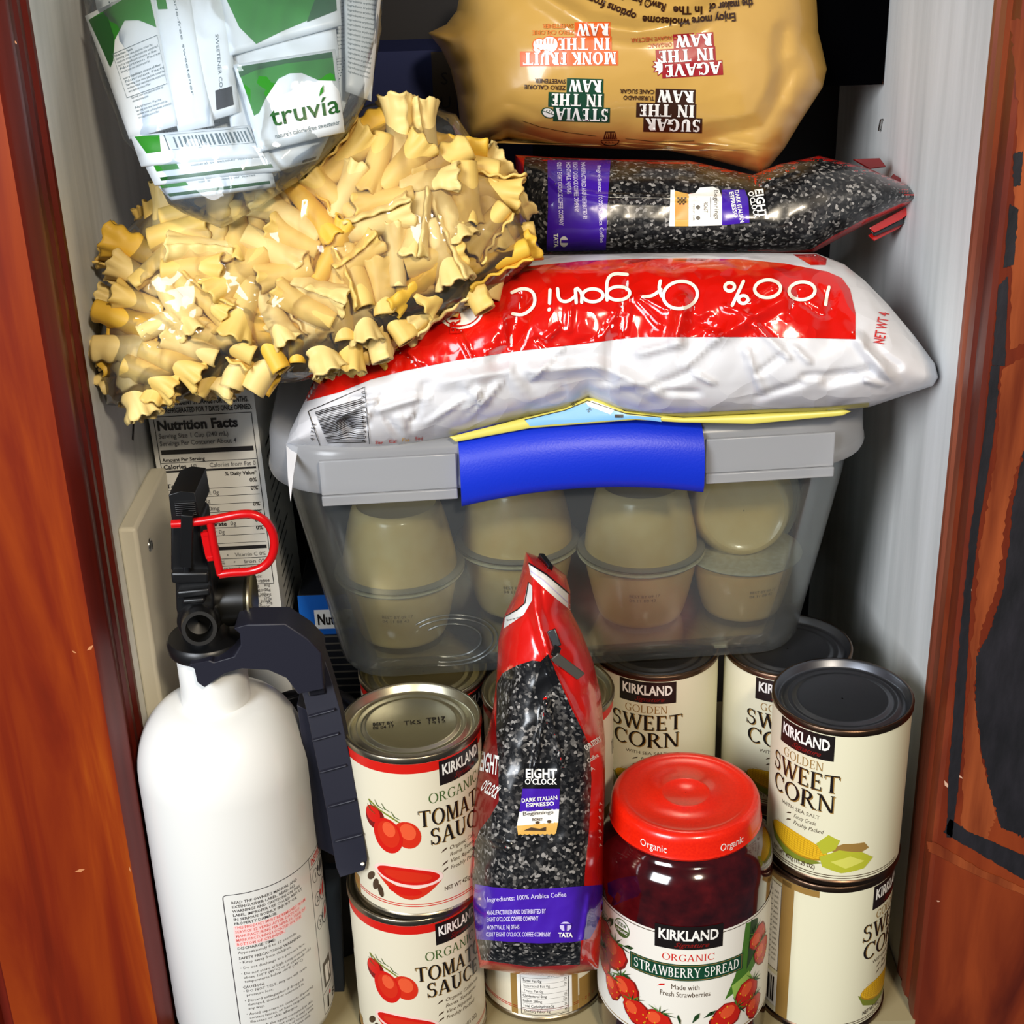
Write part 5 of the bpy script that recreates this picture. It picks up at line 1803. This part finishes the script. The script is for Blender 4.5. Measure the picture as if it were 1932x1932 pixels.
def logo(x, y, w1, l1, l2, l3, c_, rot, sub, subc, extra):
    """x, y: pixel of the bottom line's right end as seen (its start when read upside down)"""
    R = math.radians(rot)
    up = np.array((-math.sin(R), -math.cos(R)))     # reading-up in pixels
    rt = np.array((math.cos(R), -math.sin(R)))
    o = np.array((x, y), float)
    hh = 27.0
    for i, (s, w, dx) in enumerate(((l1, w1, 0), ('IN THE', w1 * l2, 12), ('RAW', w1 * l3, 14))):
        p = o + rt * dx - up * (hh * i)
        bx = [p - rt * 3 - up * (hh - 24.5), p + rt * (w + 4) - up * (hh - 24.5), p + rt * (w + 4) + up * 25.5, p - rt * 3 + up * 25.5]
        P.poly([tuple(q) for q in bx], c_, 1)
        P.serif(s, p[0], p[1], 23, wl if False else k_white, w=w, rot=rot, T=.27, t=.11, sl=.07, layer=3)
    for j, s in enumerate(sub):
        p = o + rt * (w1 * l3 + 20) - up * (hh * 2 - 12 + j * 12)
        P.text(s, p[0], p[1], 8, subc, rot=rot, w=9.0 * len(s) * .72, bold=.015, layer=2)
    if extra == 'leaf':
        p = o + rt * (w1 + 13) + up * 10
        P.ell(p[0], p[1], 14, 10, c_, 1, rot=20); P.ell(p[0], p[1], 11.5, 8, k_white, 2, rot=20); P.line([(p[0] - 11, p[1] - 4), (p[0] + 11, p[1] + 4)], 1.2, c_, 3)
        for q in (-5, 0, 5):
            P.line([(p[0] + q, p[1] + q * .4), (p[0] + q + 3, p[1] - 6)], 1, c_, 3)
    elif extra == 'agave':
        p = o + rt * (w1 + 2) + up * 2
        for a in (-60, -30, 0, 30, 60):
            d = rt * math.cos(math.radians(a - 0)) * 18 + up * math.sin(math.radians(a)) * 18
            n_ = np.array((-d[1], d[0])) / 18 * 5
            P.poly([tuple(p), tuple(p + d * .5 + n_ * 1.3), tuple(p + d * 1.2), tuple(p + d * .5 - n_ * 1.3)], c_, 1)
            P.poly([tuple(p), tuple(p + d * .5 + n_ * .8), tuple(p + d * 1.02), tuple(p + d * .5 - n_ * .8)], k_white, 2)
    elif extra == 'fruit':
        for q, s in ((w1 * l2 + 26, 15), (w1 * l2 + 46, 11)):
            p = o + rt * q - up * (hh * 1 - 12)
            P.ell(p[0], p[1], s + 2, s + 2, c_, 1); P.ell(p[0], p[1], s, s, k_white, 2)
            for a in (-6, 0, 6):
                P.line([(p[0] + a, p[1] - s * .1), (p[0] + a * 1.2, p[1] - s * .8)], 1, c_, 3)
            P.ell(p[0] - 4, p[1] + s, 9, 5, c_, 2, rot=25); P.ell(p[0] - 4, p[1] + s, 7, 3.4, k_white, 3, rot=25)


logo(1148, 206, 100, 'STEVIA', .98, .62, k_dgreen, 178.5, ('ZERO CALORIE', 'SWEETENER'), kb, 'leaf')
logo(1322, 226, 104, 'SUGAR', 1.02, .66, kb, 178.5, ('TURBINADO', 'CANE SUGAR'), kb, '')
logo(1163, 98, 178, 'MONK FRUIT', .56, .34, mat('print_deep_orange', (226, 96, 34), rough=.4), 180.5, ('ZERO CALORIE', 'SWEETENER'), mat('print_sub_orange', (206, 112, 30), rough=.4), 'fruit')
logo(1360, 116, 108, 'AGAVE', .98, .64, mat('print_maroon', (150, 22, 34), rough=.4), 183.5, ('ORGANIC', 'AGAVE NECTAR'), mat('print_sub_red', (176, 84, 40), rough=.4), 'agave')
P.text('Enjoy more', 1388, 24, 15, kb, w=84, rot=186, bold=.03); P.text('wholesome', 1302, 36, 15, kb, w=90, rot=176, bold=.03); P.text('options from', 1202, 26, 15, kb, w=100, rot=158, bold=.03)
P.text('the maker of', 1420, -2, 15, kb, w=84, rot=186, bold=.03); P.text('In The', 1326, 12, 15, kb, w=56, rot=180, bold=.03); P.text('Raw\u00ae brand', 1258, 8, 15, kb, w=84, rot=164, bold=.03)
# little cup-cake line drawing and a printed rule
cx_, cy_ = 1151, 260
P.poly([(cx_ - 9, cy_ - 12), (cx_ + 9, cy_ - 12), (cx_ + 13, cy_ + 3), (cx_ - 13, cy_ + 3)], kb, 1)
for i in range(6):
    P.line([(cx_ - 6 + i * 2.6, cy_ - 10), (cx_ - 9.5 + i * 3.8, cy_ + 2)], 1.1, tan, 2)
P.ring(cx_, cy_ + 5, 17, 10, 1.6, kb, 1, a0=0, a1=180); P.line([(cx_ - 17, cy_ + 5), (cx_ + 17, cy_ + 5)], 1.4, kb, 1)
for a in (-8, -2, 5):
    P.ell(cx_ + a, cy_ + 9, 1, 1, kb, 1, n=8)
P.line([(985, 228), (1020, 240), (1070, 250), (1125, 257)], 1.0, kb, 1); P.line([(1180, 262), (1240, 268), (1310, 266)], 1.0, kb, 1)
P.lay_on(m, TB.on, 6, gap=.0003)
m.build('bag_body', t, smooth=180, weld=1e-6)

# ---- black box hugging the right wall at the top
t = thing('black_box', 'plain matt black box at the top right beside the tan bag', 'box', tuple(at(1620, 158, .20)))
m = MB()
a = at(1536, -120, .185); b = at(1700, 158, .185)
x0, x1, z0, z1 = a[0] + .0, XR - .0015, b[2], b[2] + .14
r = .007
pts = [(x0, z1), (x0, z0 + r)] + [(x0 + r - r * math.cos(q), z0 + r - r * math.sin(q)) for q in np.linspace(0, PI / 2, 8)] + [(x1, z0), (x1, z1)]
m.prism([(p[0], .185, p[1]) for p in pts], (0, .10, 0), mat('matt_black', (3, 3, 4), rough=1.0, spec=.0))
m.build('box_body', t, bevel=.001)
# ================================================================== clear bag of ruffled pasta
out5 = [(184, 640), (190, 590), (205, 520), (232, 440), (290, 378), (380, 330), (480, 290), (600, 235), (700, 195), (790, 188), (860, 215), (890, 262), (925, 300), (962, 334), (985, 390), (1006, 440), (1020, 468), (1004, 496), (960, 530), (900, 572), (850, 606), (800, 622), (740, 650), (680, 690), (620, 706), (560, 722), (500, 720), (455, 716), (420, 735), (370, 752), (330, 764), (260, 768), (200, 764), (186, 700)]
PB_ = Pillow(out5, .754, .046, 110, back=.010, e=.5, p=4, noise=[(.0025, 70, 43, True), (.0010, 30, 44, True)],
             ridges=[([(262, 520), (275, 560), (320, 600), (380, 640)], 10, .003), ([(410, 480), (460, 540), (505, 612)], 10, .004), ([(355, 474), (366, 530)], 8, .003), ([(520, 600), (590, 500), (610, 460)], 12, .003), ([(930, 440), (985, 500)], 12, .004), ([(800, 370), (810, 460)], 10, .003), ([(255, 600), (285, 660)], 10, .004)])
t = thing('pasta_bag', 'clear plastic bag full of ruffled pasta, above the white carton and the red bag', 'pasta bag', tuple(PB_.put([[500, 720]], np.array([0.0]))[0]))
film = film_mat('clear_film', (248, 249, 250), .06, (205, 214, 222), 1.0, rough=.07, bump=(34, .7))
m = MB(); PB_.mesh(m, film, 70, 60); m.build('film', t, smooth=180, weld=1e-6)

pas = [ramp_mat('pasta_%s' % n, [(.25, a), (.75, b)], 55, rough=.5, bump=.10, bdist=.001, spec=.35) for n, a, b in
       (('pale', (216, 186, 112), (232, 208, 140)), ('mid', (210, 174, 88), (228, 196, 112)), ('yellow', (212, 164, 48), (228, 186, 70)))]


def pasta_mesh(seed, material):
    r = np.random.default_rng(seed)
    L = r.uniform(.026, .032)
    n, k = 26, 44
    turn = r.uniform(1.12, 1.3) * 2 * PI
    vs = []
    ph, fr = r.uniform(0, 6), r.integers(6, 9)
    bend = r.uniform(-.10, .10)
    for i in range(n + 1):
        s = i / n
        for j in range(k + 1):
            a = turn * j / k
            rad = .0040 + .0012 * s + .0022 * max(0, (s - .6) / .4) ** 1.5 + .0007 * j / k
            fl = max(0, (s - .66) / .34) ** 1.4
            ruf = fl * .0011 * math.sin(a * fr + ph)
            edge = max(0, (j / k - .86) / .14) ** 1.5
            rad += ruf + edge * (.0024 + .0009 * math.sin(s * 24 + ph))
            x = rad * math.cos(a)
            y = rad * math.sin(a)
            z = (s - .5) * L + fl * .0009 * math.cos(a * fr + ph)
            vs.append((x + bend * (z ** 2) * 60, y, z))
    fs = [(i * (k + 1) + j, i * (k + 1) + j + 1, (i + 1) * (k + 1) + j + 1, (i + 1) * (k + 1) + j) for i in range(n) for j in range(k)]
    bm = bmesh.new()
    bv = [bm.verts.new(v) for v in vs]
    for f in fs:
        bm.faces.new([bv[q] for q in f])
    bmesh.ops.recalc_face_normals(bm, faces=bm.faces)
    bmesh.ops.solidify(bm, geom=bm.faces[:], thickness=.0011)
    me = bpy.data.meshes.new('pasta_piece')
    bm.to_mesh(me); bm.free()
    me.materials.append(material)
    me.polygons.foreach_set('use_smooth', [True] * len(me.polygons))
    return me


pm = [pasta_mesh(100 + i, pas[(0, 0, 1, 1, 2, 0, 1)[i]]) for i in range(7)]
# seed points in the bag, three layers deep, then push the pieces apart
pr = np.random.default_rng(21)
seeds = []
SP = 56.0
for li, dep in enumerate((.0095, .0195, .0295)):
    y = 190.0 + li * 13
    row = 0
    while y < 775:
        x = 180.0 + (row % 2) * SP / 2 + li * 17
        while x < 1025:
            seeds.append((x + pr.normal() * 6, y + pr.normal() * 6, dep))
            x += SP
        y += SP * .84
        row += 1
S = np.array(seeds)
ok = PB_.inside(S[:, :2])
S = S[ok]
d = soft_dist(S[:, :2], PB_.poly, 4)
H = PB_.T * PB_.prof(S[:, :2])[0]
ok = (d > 32) & (H + .7 * H > S[:, 2] + .004)
# the film is empty and hazy near its top right rim
ok &= ~((S[:, 1] < 262) & (S[:, 0] > 560)) & ~((S[:, 0] < 330) & (S[:, 1] < 420) & (S[:, 1] < 700 - S[:, 0]))
S, H = S[ok], H[ok]
C = PB_.put(S[:, :2], np.maximum(H - S[:, 2], -.8 * H))
N = len(C)
ax = pr.normal(size=(N, 3))
ax -= np.outer(ax @ _F, _F) * .9
ax /= np.linalg.norm(ax, axis=1)[:, None]
C0 = C.copy()
off3 = np.array((-.0095, 0, .0095))
for it in range(70):
    pts = (C[:, None, :] + ax[:, None, :] * off3[None, :, None]).reshape(-1, 3)
    own = np.repeat(np.arange(N), 3)
    D = pts[:, None, :] - pts[None, :, :]
    dist = np.sqrt((D ** 2).sum(2)) + 1e-9
    pen = np.maximum(0, .0114 - dist)
    pen[own[:, None] == own[None, :]] = 0
    push = (D / dist[:, :, None] * pen[:, :, None]).sum(1) * .22
    f = push.reshape(N, 3, 3)
    C += f.sum(1) / 2
    tq = ((f[:, 2] - f[:, 0])) * 28
    ax += tq - ax * (tq * ax).sum(1)[:, None]
    ax -= np.outer(ax @ _F, _F) * .25
    ax /= np.linalg.norm(ax, axis=1)[:, None]
    C += (C0 - C) * .03
    # stay behind the front film
    rel = C - CAM
    zc = rel @ _F
    px = 966 + (rel @ RV) / zc * FPX
    py = 966 + (rel @ DV) / zc * FPX
    Q = np.stack([px, py], 1)
    dd = soft_dist(Q, PB_.poly, 4)
    e_ = 4.0
    gxy = np.stack([soft_dist(Q + [e_, 0], PB_.poly, 4) - dd, soft_dist(Q + [0, e_], PB_.poly, 4) - dd], 1) / e_
    ins_ = PB_.inside(Q)
    need = np.where(ins_, np.maximum(0, 34 - dd), 34 + dd) * np.where(ins_, 1, -1)
    gl_ = np.linalg.norm(gxy, axis=1)[:, None] + 1e-6
    mv = gxy / gl_ * need[:, None] * .5 * (PB_.Z0 / FPX)
    C += RV[None] * mv[:, :1] + DV[None] * mv[:, 1:]
    hmax = PB_.T * PB_.prof(Q)[0] - .0075
    over = np.maximum(0, (PB_.Z0 - hmax) - zc)
    C += _F[None] * over[:, None]
order = np.argsort(-S[:, 2])
first = {}
lab = 'ruffled trumpet pasta piece in the clear plastic bag'
for i in range(N):
    mi = int(pr.integers(0, 7))
    o = bpy.data.objects.new('pasta_piece', pm[mi])
    COL.objects.link(o)
    q = Vector((0, 0, 1)).rotation_difference(Vector(ax[i]))
    from mathutils import Quaternion
    o.rotation_mode = 'QUATERNION'
    o.rotation_quaternion = q @ Quaternion((0, 0, 1), float(pr.uniform(0, 6.28)))
    o.location = tuple(C[i])
    k_ = float(pr.uniform(.9, 1.12))
    o.scale = (k_, k_, k_)
    tag(o, lab, 'pasta', 'pasta pieces in the clear bag')
print('PASTA', N)

# ================================================================== clear bag of sweetener packets
out6 = [(150, -60), (400, -80), (660, -70), (724, -40), (720, 60), (704, 150), (690, 195), (660, 245), (610, 300), (560, 345), (500, 385), (440, 420), (417, 431), (390, 420), (345, 402), (318, 385), (300, 350), (280, 312), (246, 278), (232, 262), (215, 210), (190, 150), (172, 80), (160, 10)]
SB = Pillow(out6, .7120, .030, 130, back=.030, e=.5, gy=-6e-5, p=4, noise=[(.0028, 60, 53, True), (.0012, 26, 54, True)], ridges=[([(375, -20), (392, 60), (410, 180), (416, 280)], 8, .005), ([(470, 110), (484, 190), (478, 260), (530, 330)], 9, .004), ([(417, 428), (440, 350), (436, 320)], 9, .004), ([(530, 330), (450, 412)], 7, .003), ([(386, 0), (412, 80), (440, 120)], 8, .003)])
t = thing('sweetener_bag', 'clear plastic bag of sweetener packets hanging over the pasta at the top left', 'packet bag', tuple(SB.put([[417, 428]], np.array([0.0]))[0]))
m = MB(); SB.mesh(m, film_mat('clear_film_blue', (246, 249, 252), .12, (196, 210, 224), .9, rough=.07, bump=(30, .8)), 60, 50); m.build('film', t, smooth=180, weld=1e-6)
# gathered clear tip
pk_w = mat('packet_white', (220, 228, 234), rough=.4)
pk_g = mat('packet_green', (38, 128, 28), rough=.4)
pk_g2 = mat('packet_deep_green', (22, 84, 30), rough=.4)
pk_t = mat('packet_text', (92, 110, 118), rough=.5)
pk_k = mat('packet_black', (22, 26, 34), rough=.5)
PG = 'sweetener packets in the clear bag'


def packet(quad, dep, art, label, back=.0016, puff=.0026):
    """quad: TL TR BR BL pixels; dep: how far behind the bag film its middle lies"""
    A = [np.array(q, float) for q in quad]
    cpx = sum(A) / 4
    h0 = float((SB.T * SB.prof(np.array([cpx]))[0])[0])

    def px(V):
        u, v = V[:, :1], V[:, 1:]
        return (A[3] * (1 - u) + A[2] * u) * (1 - v) + (A[0] * (1 - u) + A[1] * u) * v

    def fn(V, off):
        V = np.asarray(V, float)
        Pp = px(V)
        hh = SB.T * SB.prof(np.clip(Pp, [-1e9, -60], 1e9))[0]
        ins = SB.inside(Pp)
        hh = np.where(ins, hh, 0)
        base_ = .55 * hh + .45 * h0 - dep
        e = 16 * np.clip(V[:, 0] * (1 - V[:, 0]), 0, 1) * np.clip(V[:, 1] * (1 - V[:, 1]), 0, 1)
        return SB.put(Pp, base_ + puff * np.sqrt(np.maximum(e, 0)) + off)
    n = 14
    g = np.array([(i / n, j / n) for j in range(n + 1) for i in range(n + 1)])
    m = MB()
    Vf = fn(g, np.zeros(len(g)))
    Vb = Vf + _F[None] * back
    fs = [(j * (n + 1) + i, j * (n + 1) + i + 1, (j + 1) * (n + 1) + i + 1, (j + 1) * (n + 1) + i) for j in range(n) for i in range(n)]
    m.add(Vf, fs, pk_w); m.add(Vb, [f[::-1] for f in fs], pk_w)
    rim = [i for i in range(n)] + [n + j * (n + 1) for j in range(n)] + [n * (n + 1) + n - i for i in range(n)] + [(n - j) * (n + 1) for j in range(n)]
    N_ = (n + 1) ** 2
    m.v_off = len(Vf)
    m.add(np.vstack([Vf[rim], Vb[rim]]), [(i, (i + 1) % len(rim), (i + 1) % len(rim) + len(rim), i + len(rim)) for i in range(len(rim))], pk_w)
    P = Print()
    art(P)
    P.lay_on(m, fn, 1.0 / n, gap=.00012)
    o = m.build('sweetener_packet', smooth=180, loc=Vf[(n // 2) * (n + 1) + n // 2], weld=1e-6)
    tag(o, label, 'sweetener packet', PG)
    return o


def art_front(P):
    P.poly([(.03, .97), (.97, .97), (.97, .62), (.8, .66), (.64, .78), (.52, .80), (.40, .76), (.22, .56), (.12, .42), (.06, .40)], pk_g, 1)
    P.poly([(.03, .97), (.97, .97), (.97, .90), (.5, .92), (.2, .90), (.03, .85)], pk_g2, 2)
    P.text('truv\u00eda', .22, .24, .22, pk_g2, w=.76, layer=3, bold=.005)
    P.poly([(.775, .47), (.80, .55), (.84, .60), (.83, .52)], pk_g, 4)
    P.text('nature\'s calorie-free sweetener', .22, .10, .055, pk_t, w=.74, layer=3)


def art_green(P):
    P.poly([(.04, .62), (.18, .62), (.45, .5), (.6, .54), (.8, .72), (.97, .95), (.97, .18), (.5, .10), (.24, .04), (.12, .25)], pk_g, 1)
    P.poly([(.97, .6), (.97, .16), (.7, .12), (.8, .36)], pk_g2, 2)
    P.text('truv\u00eda', .3, .72, .2, pk_g2, w=.6, layer=3)


def art_back(P):
    P.poly([(.03, .96), (.62, .99), (.95, .99), (.96, .70), (.72, .80), (.52, .84), (.30, .74), (.18, .60), (.10, .56)], pk_g, 1)
    P.poly([(.03, .96), (.3, .96), (.3, .76), (.18, .6), (.10, .56)], pk_g2, 2)
    y = .62
    for i, w in enumerate((.3, .62, .7, .66, .7, .5, 0, .66, .7, .7, .68, .4, 0, .6, .3, 0, .5, .6, .66, .4)):
        if w:
            P.text(('Nutrition Facts', 'Serving size one packet total fat', 'sodium total carbohydrate erythritol', 'not a significant source of fiber')[i % 4], .22 + i * .004, y, .016, pk_t, w=w, bold=.01 if i in (0, 7) else 0, layer=2)
        y -= .026
    P.box(.2, .3, .95, .65, .004, pk_t, 2)


def art_strip(P):
    P.text('calorie-free sweetener', .55, .97, .07, pk_t, w=.75, rot=-90, layer=2)
    P.rect(.1, .8, .35, .99, pk_g, 1)


def art_black(P):
    P.rect(.08, .02, .34, .13, pk_k, 1); P.rect(.62, .06, .92, .2, pk_k, 1)
    P.text('SWEETENER CO.', .7, .6, .06, pk_t, w=.4, rot=-90, layer=2)


def art_bar(P):
    P.poly([(.03, .96), (.24, .96), (.2, .42), (.08, .40)], pk_g, 1)
    P.box(.27, .45, .98, .93, .01, pk_t, 1)
    r = np.random.default_rng(8)
    x = .34
    while x < .94:
        w = r.uniform(.008, .024); P.rect(x, .5, x + w, .84, pk_t, 2); x += w + r.uniform(.01, .03)


def art_edge(P):
    P.rect(.02, .55, .25, .95, pk_g, 1); P.text('natural sweetener leaves', .35, .6, .1, pk_t, w=.5, layer=1); P.rect(.02, .16, .96, .30, pk_g2, 1)


def art_lines(P):
    for i in range(20):
        P.text('Ingredients erythritol', .1, .93 - i * .04, .018, pk_t, w=.78, layer=1, bold=.01)


def art_plain(P):
    P.rect(.7, .02, .95, .1, pk_k, 1)


packet([(440, 122), (632, 92), (650, 248), (488, 286)], .0035, art_front, 'white packet with green mountain band and green name, lower right in the clear bag')
packet([(400, -80), (632, -130), (644, 46), (434, 104)], .0055, art_green, 'white packet with wide green hills band, above the packet with the green name')
packet([(160, 30), (284, -30), (336, 236), (244, 262)], .0040, art_back, 'white packet with fine print under a green band, left side of the clear bag')
packet([(280, -40), (352, -40), (404, 236), (336, 250)], .0065, art_strip, 'narrow white packet with sideways lettering, between the fine print packet and the film crease')
packet([(346, -40), (420, -40), (452, 210), (340, 246)], .0085, art_black, 'white packet with two black squares on its lower end, mid clear bag')
packet([(246, 256), (470, 236), (498, 296), (266, 314)], .0045, art_bar, 'white packet with a bar code and green corner, below the fine print packet')
packet([(270, 306), (500, 276), (530, 322), (292, 350)], .0065, art_edge, 'white packet edge with green square and stripe, near the bottom tip of the clear bag')
packet([(286, 338), (510, 312), (520, 352), (322, 378)], .0080, art_edge, 'lowest white packet with green stripe, just above the empty tip of the clear bag')
packet([(648, -50), (722, -40), (700, 190), (652, 172)], .0050, art_lines, 'white packet with columns of fine print, right edge of the clear bag')
packet([(430, 90), (632, 40), (640, 110), (448, 140)], .0120, art_plain, 'white packet edge with black square, tucked between the two green banded packets')
packet([(460, 270), (630, 236), (600, 300), (500, 330)], .0095, art_plain, 'crumpled white packet below the green lettered packet')
packet([(420, 110), (470, 100), (505, 280), (440, 286)], .0125, art_plain, 'white packet standing on edge left of the green lettered packet')
k_ = 0
for q in ([(170, -60), (420, -60), (400, 120), (200, 130)], [(400, -50), (700, -60), (690, 120), (420, 140)], [(210, 110), (430, 100), (440, 260), (250, 250)], [(420, 120), (690, 90), (640, 230), (440, 290)], [(270, 230), (560, 220), (520, 330), (320, 340)]):
    packet(q, .021, art_lines, 'white packet with fine print deep at the back of the clear bag')
